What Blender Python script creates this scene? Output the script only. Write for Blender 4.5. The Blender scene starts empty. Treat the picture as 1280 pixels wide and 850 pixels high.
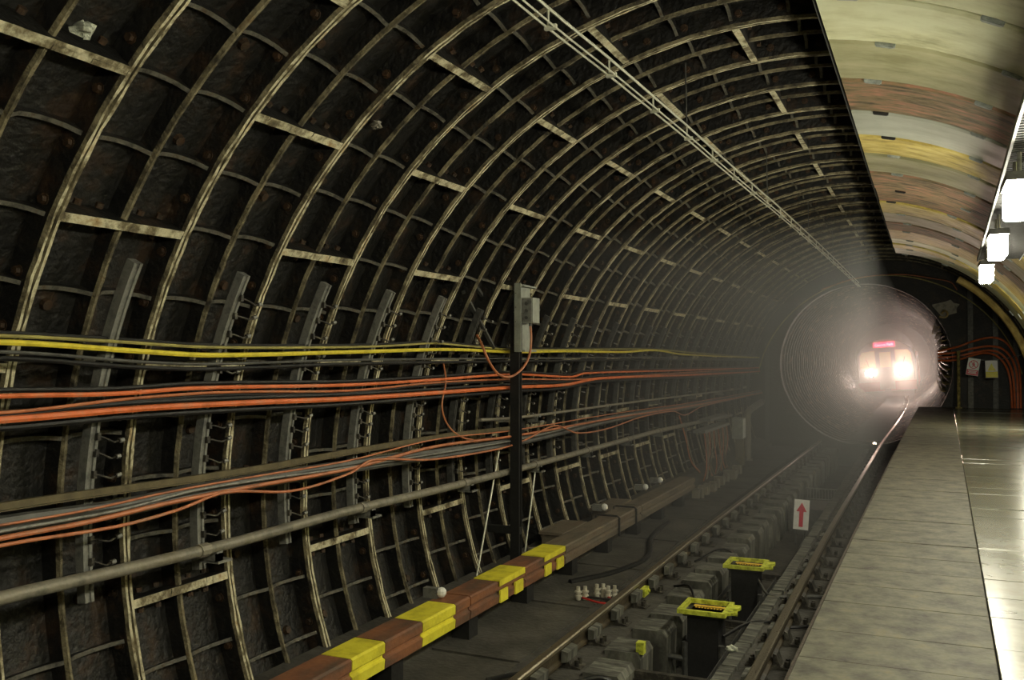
import bpy, math, random
from mathutils import Vector, Matrix
random.seed(7)
PI = math.pi
sc = bpy.context.scene
COL = sc.collection

# ------------------------------------------------------------------ camera, world, exposure
CAMX, CAMZ = 0.97, 0.96
cam = bpy.data.cameras.new('camera')
cam.sensor_fit = 'HORIZONTAL'; cam.sensor_width = 36.0
cam.lens = 36.0 * 1164.77 / 1280.0
cam.clip_start = 0.05; cam.clip_end = 300
camo = bpy.data.objects.new('camera', cam)
COL.objects.link(camo)
camo.location = (CAMX, 0.0, CAMZ)
camo.rotation_euler = (PI / 2 + 0.015, 0, 0.419)
sc.camera = camo

world = bpy.data.worlds.new('world')
sc.world = world
world.use_nodes = True
world.node_tree.nodes['Background'].inputs[0].default_value = (0.5, 0.52, 0.45, 1)
world.node_tree.nodes['Background'].inputs[1].default_value = 0.006
sc.view_settings.view_transform = 'Standard'
sc.view_settings.look = 'None'
sc.view_settings.gamma = 1.0
sc.view_settings.use_curve_mapping = False
sc.view_settings.exposure = 0.0

LAMP_STRENGTH = 142.0        # platform lamps (emission of their diffusers)
LAMP_COLOUR = (1.0, 0.95, 0.74)
HEAD_WATT = 400.0            # train headlight beams
HEAD_COLOUR = (1.0, 0.66, 0.48)
HAZE_TUNNEL = 0.020
HAZE_STATION = 0.050

# ------------------------------------------------------------------ materials
def nodes_of(m):
    m.use_nodes = True
    nt = m.node_tree
    return nt, nt.nodes['Principled BSDF']

def mat(name, cols, scale=6.0, rough=0.6, metal=0.0, bump=0.2, stretch=(1, 1, 1), detail=8.0,
        pos=None, bump_scale=None, rough_var=0.15, coat=0.0, bdist=0.01):
    """noise-mixed surface: cols is a list of 1..4 colours laid on a ramp"""
    m = bpy.data.materials.new(name)
    nt, b = nodes_of(m)
    N = nt.nodes.new; L = nt.links.new
    tc = N('ShaderNodeTexCoord'); mp = N('ShaderNodeMapping'); mp.inputs['Scale'].default_value = stretch
    geo = N('ShaderNodeNewGeometry')
    L(geo.outputs['Position'], mp.inputs['Vector'])
    nz = N('ShaderNodeTexNoise'); nz.inputs['Scale'].default_value = scale
    nz.inputs['Detail'].default_value = detail; nz.inputs['Roughness'].default_value = 0.65
    L(mp.outputs[0], nz.inputs['Vector'])
    rp = N('ShaderNodeValToRGB'); cr = rp.color_ramp
    n = len(cols)
    if pos is None:
        pos = [0.5] if n == 1 else [0.36 + 0.3 * i / (n - 1) for i in range(n)]
    while len(cr.elements) < n: cr.elements.new(0.5)
    while len(cr.elements) > max(n, 1): cr.elements.remove(cr.elements[-1])
    for i in range(n):
        cr.elements[i].position = pos[i]
    for i in range(n):
        cr.elements[i].color = (*cols[i], 1)
    L(nz.outputs['Fac'], rp.inputs['Fac'])
    L(rp.outputs['Color'], b.inputs['Base Color'])
    nb = N('ShaderNodeTexNoise'); nb.inputs['Scale'].default_value = bump_scale or scale * 5
    nb.inputs['Detail'].default_value = 6
    L(geo.outputs['Position'], nb.inputs['Vector'])
    mr = N('ShaderNodeMapRange'); mr.inputs['To Min'].default_value = max(0.03, rough - rough_var)
    mr.inputs['To Max'].default_value = min(1, rough + rough_var)
    L(nb.outputs['Fac'], mr.inputs['Value']); L(mr.outputs[0], b.inputs['Roughness'])
    bp = N('ShaderNodeBump'); bp.inputs['Strength'].default_value = bump; bp.inputs['Distance'].default_value = bdist
    L(nb.outputs['Fac'], bp.inputs['Height']); L(bp.outputs[0], b.inputs['Normal'])
    b.inputs['Metallic'].default_value = metal
    b.inputs['Coat Weight'].default_value = coat
    b.inputs['Coat Roughness'].default_value = 0.12
    return m

def emit(name, col, s):
    m = bpy.data.materials.new(name)
    nt, b = nodes_of(m)
    b.inputs['Base Color'].default_value = (*[min(1, c) for c in col], 1)
    b.inputs['Emission Color'].default_value = (*col, 1)
    b.inputs['Emission Strength'].default_value = s
    return m

M = {}
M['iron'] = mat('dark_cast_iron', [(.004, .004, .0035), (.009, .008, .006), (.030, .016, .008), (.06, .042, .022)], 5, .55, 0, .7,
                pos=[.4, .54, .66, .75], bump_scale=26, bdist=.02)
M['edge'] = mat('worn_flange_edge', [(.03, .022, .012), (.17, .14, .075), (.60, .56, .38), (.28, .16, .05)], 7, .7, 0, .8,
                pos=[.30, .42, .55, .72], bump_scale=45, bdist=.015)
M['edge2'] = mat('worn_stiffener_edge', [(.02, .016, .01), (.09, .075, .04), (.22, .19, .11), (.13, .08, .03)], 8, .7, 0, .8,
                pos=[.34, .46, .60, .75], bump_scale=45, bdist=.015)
M['fin'] = mat('worn_fin_edge', [(.03, .027, .02), (.10, .095, .075), (.06, .04, .02)], 14, .6, 0, .5)
M['bolt'] = mat('rusty_bolt', [(.02, .014, .008), (.07, .035, .015)], 20, .6, .2, .4)
M['galv'] = mat('dull_galvanised_steel', [(.13, .13, .12), (.24, .24, .215), (.17, .17, .15)], 14, .5, .25, .3)
M['galv_dark'] = mat('dark_galvanised_steel', [(.05, .05, .047), (.11, .11, .10)], 18, .5, .3, .3)
M['yellow'] = mat('yellow_cable_sheath', [(.55, .45, .035), (.78, .65, .06), (.62, .52, .05)], 7, .38, 0, .15)
M['yellow_old'] = mat('dusty_yellow_cable_sheath', [(.24, .21, .07), (.42, .37, .10)], 8, .5, 0, .2)
M['orange'] = mat('orange_cable_sheath', [(.50, .12, .03), (.74, .17, .05), (.60, .20, .09)], 6, .42, 0, .2)
M['orange_dim'] = mat('dusty_orange_cable_sheath', [(.28, .10, .04), (.50, .16, .06), (.40, .18, .09)], 6, .5, 0, .2)
M['black'] = mat('black_cable_sheath', [(.006, .006, .006), (.018, .018, .017)], 8, .4, 0, .2)
M['grey_cable'] = mat('grey_cable_sheath', [(.05, .05, .046), (.10, .10, .09)], 8, .5, 0, .2)
M['pipe'] = mat('dusty_steel_pipe', [(.14, .13, .10), (.25, .23, .18), (.19, .17, .12)], 8, .5, .15, .3)
M['ledge'] = mat('brown_steel_angle', [(.07, .055, .025), (.14, .11, .05)], 8, .6, 0, .3)
M['matt_black'] = mat('matt_black_steel', [(.005, .005, .005), (.010, .010, .009)], 8, .7, 0, .2)
M['box_grey'] = mat('grey_painted_steel', [(.22, .235, .20), (.32, .34, .29)], 10, .5, 0, .2)
M['cover_yellow'] = mat('yellow_painted_board', [(.56, .49, .03), (.76, .68, .04), (.82, .75, .06)], 6, .6, 0, .4)
M['cover_brown'] = mat('rust_brown_board', [(.10, .065, .045), (.20, .085, .045), (.30, .12, .05)], 5, .6, 0, .5, stretch=(1, .4, 2))
M['cover_grey'] = mat('dusty_timber_board', [(.085, .07, .05), (.16, .13, .09), (.12, .08, .05)], 5, .7, 0, .5, stretch=(1, .25, 2))
M['rail_side'] = mat('rusty_rail_web', [(.03, .022, .012), (.08, .06, .03)], 10, .7, .2, .4)
M['rail_head'] = mat('polished_rail_head', [(.30, .26, .18), (.42, .37, .27)], 12, .32, .85, .1, stretch=(1, .05, 1))
M['bed'] = mat('sooty_concrete_bed', [(.028, .026, .021), (.055, .051, .042), (.085, .08, .066)], 2.2, .85, 0, .6, bump_scale=22, bdist=.02)
M['block'] = mat('dirty_concrete_block', [(.03, .029, .024), (.085, .084, .068), (.19, .19, .155)], 5, .85, 0, .6, stretch=(1, 4, .5))
M['clamp'] = mat('greasy_iron_chair', [(.012, .011, .010), (.04, .035, .026), (.11, .105, .08)], 16, .6, .2, .5)
M['slab'] = mat('worn_platform_slab', [(.030, .028, .020), (.078, .074, .052), (.115, .110, .078), (.16, .138, .075)], 7, .62, 0, .35,
                pos=[.32, .47, .58, .72], bump_scale=40, bdist=.004, detail=15, stretch=(1, 1, 1))
M['tile'] = mat('glossy_platform_tile', [(.12, .12, .09), (.19, .19, .145), (.15, .14, .10)], 2.6, .23, 0, .05, bump_scale=3, rough_var=.05, bdist=.003)
M['kerb'] = mat('dark_platform_nosing', [(.03, .022, .016), (.06, .045, .03)], 9, .7, 0, .3)
M['soot'] = mat('sooty_black_wall', [(.006, .006, .005), (.014, .013, .011)], 3, .85, 0, .5)
M['p_cream'] = mat('stained_cream_panel', [(.34, .34, .19), (.56, .56, .35), (.66, .67, .46)], 1.6, .5, 0, .25, stretch=(1, 2.2, 1), pos=[.36, .47, .6], bump_scale=9)
M['p_green'] = mat('greenish_cream_panel', [(.25, .24, .12), (.36, .35, .20), (.44, .42, .26)], 1.8, .5, 0, .25, stretch=(1, 2.2, 1), bump_scale=6)
M['p_pink'] = mat('peeling_pink_brown_panel', [(.07, .05, .025), (.24, .18, .09), (.40, .19, .12), (.66, .34, .22)], 4.5, .6, 0, .5, stretch=(.8, 2.6, .8), pos=[.36, .50, .60, .74], bump_scale=12)
M['p_white'] = mat('pale_grey_white_panel', [(.38, .40, .33), (.52, .54, .47)], 2, .42, 0, .15, stretch=(1, 2.2, 1), bump_scale=5)
M['p_yellow'] = mat('yellow_stained_panel', [(.34, .25, .05), (.60, .48, .13), (.72, .62, .24)], 3.4, .5, 0, .25, stretch=(1, 2.2, 1), bump_scale=6)
M['p_tan'] = mat('tan_stained_panel', [(.22, .15, .04), (.46, .34, .11), (.60, .47, .18)], 4, .5, 0, .3, stretch=(.6, 3, .6), bump_scale=8)
M['clip'] = mat('grey_panel_clip', [(.20, .23, .21), (.40, .43, .40)], 20, .5, .2, .2)
M['clip_dark'] = mat('black_panel_clip', [(.008, .008, .007), (.02, .02, .018)], 20, .6, 0, .2)
M['wire'] = mat('bright_bare_rod', [(.45, .45, .36), (.62, .62, .5)], 8, .35, .3, .1)
M['white'] = mat('white_enamel', [(.75, .75, .70), (.88, .88, .84)], 12, .4, 0, .1)
M['red'] = mat('red_sign_ink', [(.55, .02, .05), (.66, .04, .08)], 20, .4, 0, .05)
M['sign_yellow'] = mat('yellow_sign_ink', [(.80, .72, .01), (.86, .80, .02)], 20, .4, 0, .05)
M['lime'] = mat('lime_yellow_frame_paint', [(.22, .24, .02), (.52, .56, .05), (.66, .70, .10)], 20, .5, 0, .3)
M['label_orange'] = mat('orange_yellow_label', [(.75, .35, .03), (.80, .62, .10)], 30, .5, 0, .1)
M['ceramic'] = mat('white_ceramic', [(.35, .32, .24), (.62, .60, .50)], 14, .35, 0, .1)
M['scrap'] = mat('crumpled_foil', [(.30, .32, .25), (.70, .72, .60)], 40, .4, .2, .8)
M['t_red'] = mat('red_train_paint', [(.42, .03, .025), (.50, .045, .035)], 4, .35, 0, .05)
M['t_cream'] = mat('pale_train_paint', [(.55, .50, .44), (.66, .61, .54)], 3, .4, 0, .05)
M['t_grey'] = mat('silver_grey_train_paint', [(.34, .35, .35), (.45, .46, .46)], 3, .35, .3, .05)
M['t_dark'] = mat('dark_underframe', [(.01, .01, .01), (.03, .028, .024)], 9, .6, 0, .2)
M['t_glass'] = mat('dark_cab_glass', [(.05, .045, .04)], 2, .08, 0, 0, coat=.5)
M['ring'] = mat('painted_headlight_glints', [(.012, .008, .006), (.05, .03, .02), (.55, .36, .25)], 5, .5, .1, .6, pos=[.42, .55, .70])  # pale pinkish tone paints headlight glints into the iron colour
M['head'] = emit('lit_headlight_lens', (1.0, .93, .86), 260)
M['led'] = emit('lit_red_display', (1.0, .04, .10), 5)
M['led_text'] = emit('lit_pink_lettering', (1.0, .30, .36), 7)
M['lamp'] = emit('lit_lamp_diffuser', LAMP_COLOUR, LAMP_STRENGTH)
M['cab_lit'] = emit('lit_cab_window', (1.0, .62, .36), .5)

# ------------------------------------------------------------------ mesh helpers
class MB:
    def __init__(s): s.v = []; s.f = []; s.m = []
    def quad(s, pts, mi=0):
        n = len(s.v); s.v += [tuple(p) for p in pts]; s.f.append(tuple(range(n, n + len(pts)))); s.m.append(mi)
    def box(s, x0, x1, y0, y1, z0, z1, mi=0, top=None, M4=None):
        n = len(s.v)
        P = [(x0, y0, z0), (x1, y0, z0), (x1, y1, z0), (x0, y1, z0), (x0, y0, z1), (x1, y0, z1), (x1, y1, z1), (x0, y1, z1)]
        if M4: P = [tuple(M4 @ Vector(p)) for p in P]
        s.v += P
        for k, f in enumerate([(0, 3, 2, 1), (4, 5, 6, 7), (0, 1, 5, 4), (1, 2, 6, 5), (2, 3, 7, 6), (3, 0, 4, 7)]):
            s.f.append(tuple(n + i for i in f)); s.m.append(top if (top is not None and k == 1) else mi)
    def prism(s, prof, y0, y1, mi=0, axis='y', M4=None):
        """prof: closed list of (a,b); extruded along y (a=x,b=z), x (a=y,b=z) or z (a=x,b=y)"""
        n = len(s.v); k = len(prof)
        def P(a, b, t): return {'y': (a, t, b), 'x': (t, a, b), 'z': (a, b, t)}[axis]
        pts = [P(a, b, y0) for a, b in prof] + [P(a, b, y1) for a, b in prof]
        if M4: pts = [tuple(M4 @ Vector(p)) for p in pts]
        s.v += pts
        s.f.append(tuple(range(n, n + k))); s.m.append(mi)
        s.f.append(tuple(range(n + 2 * k - 1, n + k - 1, -1))); s.m.append(mi)
        for i in range(k):
            j = (i + 1) % k
            s.f.append((n + i, n + j, n + k + j, n + k + i)); s.m.append(mi)
    def cyl(s, c, d, r, L, n=8, mi=0, r2=None):
        """cylinder from point c along unit-ish direction d"""
        c = Vector(c); d = Vector(d).normalized()
        u = d.orthogonal().normalized(); w = d.cross(u)
        r2 = r if r2 is None else r2
        k = len(s.v)
        for t, rr in ((0, r), (L, r2)):
            for i in range(n):
                a = 2 * PI * i / n
                s.v.append(tuple(c + d * t + (u * math.cos(a) + w * math.sin(a)) * rr))
        for i in range(n):
            j = (i + 1) % n
            s.f.append((k + i, k + j, k + n + j, k + n + i)); s.m.append(mi)
        s.f.append(tuple(k + n - 1 - i for i in range(n))); s.m.append(mi)
        s.f.append(tuple(k + n + i for i in range(n))); s.m.append(mi)
    def tube(s, path, r, n=8, mi=0, closed=False):
        P = [Vector(p) for p in path]; m = len(P); k = len(s.v)
        t0 = (P[1] - P[0]).normalized(); u = t0.orthogonal().normalized()
        for i, p in enumerate(P):
            t = (P[min(i + 1, m - 1)] - P[max(i - 1, 0)]).normalized()
            u = (u - t * u.dot(t)).normalized(); w = t.cross(u)
            rr = r[i] if isinstance(r, (list, tuple)) else r
            for a in range(n):
                an = 2 * PI * a / n
                s.v.append(tuple(p + (u * math.cos(an) + w * math.sin(an)) * rr))
        for i in range(m - 1):
            for a in range(n):
                b = (a + 1) % n
                s.f.append((k + i * n + a, k + i * n + b, k + (i + 1) * n + b, k + (i + 1) * n + a)); s.m.append(mi)
        s.f.append(tuple(k + n - 1 - i for i in range(n))); s.m.append(mi)
        s.f.append(tuple(k + (m - 1) * n + i for i in range(n))); s.m.append(mi)
    def mesh(s, name, mats, smooth=False):
        me = bpy.data.meshes.new(name); me.from_pydata(s.v, [], s.f)
        for x in mats: me.materials.append(M[x] if isinstance(x, str) else x)
        me.polygons.foreach_set('material_index', s.m)
        if smooth: me.polygons.foreach_set('use_smooth', [True] * len(s.f))
        me.update()
        if smooth:
            try: me.set_sharp_from_angle(angle=math.radians(45))
            except Exception: pass
        return me
    def build(s, name, mats, parent=None, smooth=False, loc=None):
        if isinstance(mats, str): mats = [mats]
        return link(name, s.mesh(name, mats, smooth), parent, loc)

def link(name, me, parent=None, loc=None):
    o = bpy.data.objects.new(name, me); COL.objects.link(o)
    if parent: o.parent = parent
    if loc: o.location = loc
    return o

def tag(o, label=None, cat=None, group=None, kind=None):
    if label: o['label'] = label
    if cat: o['category'] = cat
    if group: o['group'] = group
    if kind: o['kind'] = kind
    return o

def empty(name, loc=(0, 0, 0), rot=(0, 0, 0)):
    o = bpy.data.objects.new(name, None); o.empty_display_size = .1
    o.location = loc; o.rotation_euler = rot; COL.objects.link(o); return o

def copy_tree(o, parent=None):
    c = o.copy(); COL.objects.link(c)
    if parent: c.parent = parent
    for ch in list(o.children): copy_tree(ch, c)
    return c

def catmull(P, step=6):
    P = [Vector(p) for p in P]; out = []
    for i in range(len(P) - 1):
        a = P[max(i - 1, 0)]; b = P[i]; c = P[i + 1]; d = P[min(i + 2, len(P) - 1)]
        # non-uniform spacing is tamed by clamped tangents
        for k in range(step):
            t = k / step
            L = (c - b).length
            t1 = (c - a) / max((c - a).length, 1e-6) * L; t2 = (d - b) / max((d - b).length, 1e-6) * L
            h = 2 * t**3 - 3 * t**2 + 1
            out.append(b * h + t1 * (t**3 - 2 * t**2 + t) + c * (1 - h) + t2 * (t**3 - t**2))
    out.append(P[-1]); return out

def interp(tab, x):
    if x <= tab[0][0]: return tab[0][1]
    for (a, va), (b, vb) in zip(tab, tab[1:]):
        if x <= b:
            t = (x - a) / (b - a); return va + (vb - va) * t
    return tab[-1][1]

def smooth_tab(tab, x):
    return (interp(tab, x - 1.2) + 2 * interp(tab, x) + interp(tab, x + 1.2)) / 4 if x > tab[0][0] + 1.2 else interp(tab, x)

def pol(r, deg, y):
    """point on the tunnel: angle from the left horizontal, upwards; axis at x=0,z=0"""
    t = math.radians(deg); return (-r * math.cos(t), y, r * math.sin(t))

ORD = ['nearest', 'second', 'third', 'fourth', 'fifth', 'sixth', 'seventh', 'eighth', 'ninth', 'tenth', '11th', '12th', '13th', '14th', '15th', '16th', '17th', '18th', '19th', '20th', '21st', '22nd', '23rd', '24th', '25th', '26th']
R = 3.23; W = 0.839; Y0 = 3.158; YEND = 24.36
RAIL = -1.20; BED = -1.38; PLAT = -0.30

# ================================================================== STRUCTURE: cast-iron lining
def seg_mesh(span, seed):
    rnd = random.Random(seed)
    b = MB(); D = .155; n = max(8, int(span * .72)); g = .0
    th = lambda i: span * i / n
    def P(r, deg, y): return pol(r, deg, y)
    # back plate
    for i in range(n):
        b.quad([P(R + D, th(i), 0), P(R + D, th(i), W), P(R + D, th(i + 1), W), P(R + D, th(i + 1), 0)], 0)
    def rib(y0, y1, r0, mi_edge, jit):
        # curved rib with an uneven inner edge
        a = [rnd.uniform(-jit, jit) for _ in range(n + 1)]; c = [rnd.uniform(-jit, jit) for _ in range(n + 1)]
        e = [rnd.uniform(-jit * .6, jit * .6) for _ in range(n + 1)]
        a[0] = c[0] = a[-1] = c[-1] = e[0] = e[-1] = 0
        sl = .008
        for i in range(n):
            t0, t1 = th(i), th(i + 1)
            A0 = P(r0 + e[i], t0, y0 + a[i] * .7); A1 = P(r0 + e[i + 1], t1, y0 + a[i + 1] * .7)
            B0 = P(r0 + e[i], t0, y1 + c[i] * .7); B1 = P(r0 + e[i + 1], t1, y1 + c[i + 1] * .7)
            C0 = P(r0 + .022 + e[i], t0, y0 - sl); C1 = P(r0 + .022 + e[i + 1], t1, y0 - sl)
            D0 = P(r0 + .022 + e[i], t0, y1 + sl); D1 = P(r0 + .022 + e[i + 1], t1, y1 + sl)
            E0 = P(R + D, t0, y0 - sl); E1 = P(R + D, t1, y0 - sl); F0 = P(R + D, t0, y1 + sl); F1 = P(R + D, t1, y1 + sl)
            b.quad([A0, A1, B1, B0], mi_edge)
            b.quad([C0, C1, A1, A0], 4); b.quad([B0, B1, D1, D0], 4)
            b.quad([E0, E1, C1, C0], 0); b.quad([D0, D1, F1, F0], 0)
    rib(.007, .024, R, 1, .005)
    rib(W - .024, W - .007, R, 1, .005)
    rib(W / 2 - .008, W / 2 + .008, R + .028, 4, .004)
    # longitudinal end flanges
    for t0, t1, inner in ((0.0, .44, 1), (span - .44, span, -1)):
        m = 8
        for j in range(m):
            ya, yb = .02 + (W - .04) * j / m, .02 + (W - .04) * (j + 1) / m
            ra = R + rnd.uniform(.0, .006); rb = R + rnd.uniform(.0, .006)
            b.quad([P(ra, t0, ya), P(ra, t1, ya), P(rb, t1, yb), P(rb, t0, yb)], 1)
            tt = t1 if inner == 1 else t0
            b.quad([P(ra, tt, ya), P(R + D, tt, ya), P(R + D, tt, yb), P(rb, tt, yb)], 0)
            to = t0 if inner == 1 else t1
            b.quad([P(ra, to, ya), P(R + D, to, ya), P(R + D, to, yb), P(rb, to, yb)], 0)
    # concave gussets across each cell
    for q in (1, 2, 3):
        t = span * q / 4 + rnd.uniform(-.5, .5); dt = .20
        for ya, yb in ((.034, W / 2 - .02), (W / 2 + .02, W - .034)):
            m = 6
            rr = [R + .045 + .065 * math.sin(PI * k / m) ** .6 for k in range(m + 1)]
            for k in range(m):
                y_a = ya + (yb - ya) * k / m; y_b = ya + (yb - ya) * (k + 1) / m
                b.quad([P(rr[k], t - dt, y_a), P(rr[k], t + dt, y_a), P(rr[k + 1], t + dt, y_b), P(rr[k + 1], t - dt, y_b)], 2)
                b.quad([P(rr[k], t - dt, y_a), P(R + D, t - dt, y_a), P(R + D, t - dt, y_b), P(rr[k + 1], t - dt, y_b)], 0)
                b.quad([P(rr[k], t + dt, y_a), P(R + D, t + dt, y_a), P(R + D, t + dt, y_b), P(rr[k + 1], t + dt, y_b)], 0)
    # bolt heads on the ring flanges and grout plugs in the skin
    for q in range(5):
        t = span * (q + .5) / 5 + rnd.uniform(-.8, .8)
        for y, d in ((.03, 1), (W - .03, -1)):
            c = Vector(P(R + .085, t, y)); b.cyl(c, (0, d, 0), .021, .028, 6, 3); b.cyl(c, (0, d, 0), .03, .007, 8, 3)
    for t in (span * .30, span * .68):
        c = Vector(P(R + D, t, W * (.27 if rnd.random() < .5 else .74))); nrm = Vector((-c.x, 0, -c.z))
        b.cyl(c, nrm, .034, .025, 8, 3, .028)
    for t, dd in ((.8, 1), (span - .8, -1)):
        for y in (W * .18, W * .34, W * .66, W * .82):
            c = Vector(P(R + .09, t, y)); tang = Vector((math.sin(math.radians(t)), 0, math.cos(math.radians(t)))) * dd
            b.cyl(c, tang, .02, .026, 6, 3)
    return b.mesh('lining_segment', ['iron', 'edge', 'fin', 'bolt', 'edge2'])

wall_left = MB()
NB = 64
for i in range(NB):
    a0 = -42 + 262 * i / NB; a1 = -42 + 262 * (i + 1) / NB
    wall_left.quad([pol(R + .17, a0, -2.8), pol(R + .17, a0, YEND + .1), pol(R + .17, a1, YEND + .1), pol(R + .17, a1, -2.8)])
    wall_left.quad([pol(R + .35, a1, -2.8), pol(R + .35, a1, YEND + .1), pol(R + .35, a0, YEND + .1), pol(R + .35, a0, -2.8)])
wl = wall_left.build('wall_left', ['soot'], smooth=True)
tag(wl, 'curved cast-iron tunnel lining of ribbed segments', kind='structure')

full = [seg_mesh(27.9, 10 + i) for i in range(5)]
short = [seg_mesh(24.5, 30 + i) for i in range(2)]
def put_segment(k, start, me):
    o = link('lining_segment', me, wl); o.location = (0, Y0 + k * W, 0)
    o.rotation_euler = (0, math.radians(start), 0)
for k in range(-6, 26):
    last = 130 if k < 21 else 200
    if k % 2 == 0:
        st = [-25.8 + 27.9 * j for j in range(9)]
        for j, a in enumerate(st):
            if a < last: put_segment(k, a, full[(k * 3 + j) % 5])
    else:
        put_segment(k, -8.5, short[k % 2]); put_segment(k, -36.4, full[k % 5])
        for j in range(8):
            a = 16.0 + 27.9 * j
            if a < last - 4: put_segment(k, a, full[(k * 3 + j + 1) % 5])

# ================================================================== ceiling: lining panels over the platform
ceil = MB()
for i in range(40):
    a0 = 97.7 + 92 * i / 40; a1 = 97.7 + 92 * (i + 1) / 40
    ceil.quad([pol(3.06, a0, -2.8), pol(3.06, a0, 20.45), pol(3.06, a1, 20.45), pol(3.06, a1, -2.8)])
ceil.quad([pol(2.985, 97.5, -2.8), pol(2.985, 97.5, 20.45), pol(3.2, 97.2, 20.45), pol(3.2, 97.2, -2.8)])
ce = ceil.build('ceiling', ['soot'], smooth=True)
tag(ce, 'curved panelled ceiling over the platform', kind='structure')
joints = [-2.8, -1.5, -.4, .75, 1.7, 2.65, 3.6, 4.55, 5.45, 6.27, 7.2, 8.18, 9.1, 9.95, 10.95, 12.1, 13.2, 14.2, 15.2, 16.17, 17.54, 18.3, 19.0, 20.2]
pm = ['p_cream', 'p_green', 'p_tan', 'p_cream', 'p_white', 'p_cream', 'p_green', 'p_cream', 'p_cream', 'p_green', 'p_pink', 'p_white', 'p_yellow', 'p_green',
      'p_pink', 'p_pink', 'p_yellow', 'p_green', 'p_pink', 'p_tan', 'p_cream', 'p_yellow', 'p_cream']
plabel = {'p_pink': 'peeling pink-brown ceiling panel', 'p_white': 'pale grey-white ceiling panel', 'p_yellow': 'yellow-stained ceiling panel'}
for q, (ya, yb) in enumerate(zip(joints, joints[1:])):
    b = MB(); rnd = random.Random(q); n = 30; ro = rnd.uniform(-.012, .012)
    ya += .008; yb -= .010
    for i in range(n):
        a0 = 97.8 + 90 * i / n; a1 = 97.8 + 90 * (i + 1) / n
        for s0, s1, r0, r1 in ((0, .05, .012, 0), (.05, .95, 0, 0), (.95, 1, 0, .012)):
            y_0 = ya + (yb - ya) * s0; y_1 = ya + (yb - ya) * s1
            b.quad([pol(3.0 + ro + r0, a0, y_0), pol(3.0 + ro + r1, a0, y_1), pol(3.0 + ro + r1, a1, y_1), pol(3.0 + ro + r0, a1, y_0)])
        for y in (ya, yb):
            b.quad([pol(3.0 + ro + .012, a0, y), pol(3.04, a0, y), pol(3.04, a1, y), pol(3.0 + ro + .012, a1, y)])
    for y_0, y_1 in ((ya, yb),):
        b.quad([pol(3.0 + ro, 97.8, y_0), pol(3.0 + ro, 97.8, y_1), pol(3.04, 97.8, y_1), pol(3.04, 97.8, y_0)])
    o = b.build('ceiling_panel', [pm[q]], ce, smooth=True)
    if pm[q] in plabel: o['label'] = plabel[pm[q]]
    # clips on the joint at the far edge of the panel
    if yb > 3:
        off = rnd.uniform(-2, 2)
        for a in range(5):
            deg = 102.5 + off + a * 14.5
            if deg > 175: continue
            t = math.radians(deg)
            c = MB(); c.box(-.060, .060, -.022, .022, .0, .03, 0); c.box(-.052, .052, -.015, .015, -.006, .0, 0)
            cl = c.build('panel_clip', ['clip_dark' if q in (10, 11, 14, 15) and a % 2 == 0 else 'clip'], ce)
            cl.location = pol(2.99 + ro, deg, yb + .009)
            cl.rotation_euler = (0, t - PI / 2, 0)

# ================================================================== floor (track bed), end wall, platform
XT = [(0, -.83), (5.7, -.835), (11.5, -.86), (20, -.80), (24.4, -.77), (32, -.62), (39, -.51), (46, -.50), (50, -.60), (54.5, -.80), (60, -1.15), (66, -1.7)]
def track_x(y): return smooth_tab(XT, y)

f = MB()
f.box(-3.3, -1.32, -2.8, YEND, -2.1, BED)                        # left bed
f.box(-1.32, -.34, -2.8, YEND, -2.1, -1.80)                      # pit bottom
f.box(-.34, .62, -2.8, YEND, -2.1, BED)                          # right bed
floor = f.build('floor', ['bed'])
tag(floor, 'sooty concrete track bed with a pit between the rails', kind='structure')
rnd = random.Random(3)
bl = MB(); bl.prism([(-1.33, -1.82), (-1.05, -1.82), (-1.04, -1.40), (-1.07, -1.35), (-1.33, -1.35)], 0, .36)
blm = bl.mesh('concrete_block', ['block'])
br = MB(); br.prism([(-.46, -1.82), (-.33, -1.82), (-.33, -1.355), (-.44, -1.355), (-.46, -1.38)], 0, .6)
brm = br.mesh('pit_kerb_block', ['block'])
for i in range(34):
    y = 4.6 + i * .6
    if y > 23.8: break
    o = link('concrete_block', blm, floor); o.location = (rnd.uniform(-.03, .03), y + rnd.uniform(-.04, .04), rnd.uniform(-.015, .01))
    o = link('pit_kerb_block', brm, floor); o.location = (rnd.uniform(-.01, .012), y + rnd.uniform(-.0, .0), rnd.uniform(-.008, .008)); o.scale = (1, .985, 1)
# bench slabs laid between wall foot and rail
for i in range(13):
    y = 3.2 + i * 1.65
    b = MB(); x0, x1 = -2.62, -1.86
    b.prism([(x0, BED - .03), (x1, BED - .03), (x1, BED + .012), (x0, BED + .02)], y, y + 1.6)
    b.build('bed_slab', ['bed'], floor)

# end wall with the running tunnel mouth
MX, MZ, MR = -.45, .70, 1.98
w = MB(); n = 96
def outer(a):
    return (3.36 * math.cos(a), 3.36 * math.sin(a))
for i in range(n):
    a0 = 2 * PI * i / n; a1 = 2 * PI * (i + 1) / n
    m0 = (MX + MR * math.cos(a0), MZ + MR * math.sin(a0)); m1 = (MX + MR * math.cos(a1), MZ + MR * math.sin(a1))
    # project the same rays out to the big circle
    def hit(a):
        dx, dz = math.cos(a), math.sin(a); bq = MX * dx + MZ * dz; cq = MX * MX + MZ * MZ - 3.36 ** 2
        t = -bq + math.sqrt(bq * bq - cq); return (MX + dx * t, MZ + dz * t)
    h0, h1 = hit(a0), hit(a1)
    for y in (YEND, YEND + .2):
        q = [(m0[0], y, m0[1]), (h0[0], y, h0[1]), (h1[0], y, h1[1]), (m1[0], y, m1[1])]
        w.quad(q if y == YEND else q[::-1])
    w.quad([(m0[0], YEND, m0[1]), (m1[0], YEND, m1[1]), (m1[0], YEND + .2, m1[1]), (m0[0], YEND + .2, m0[1])])
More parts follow.
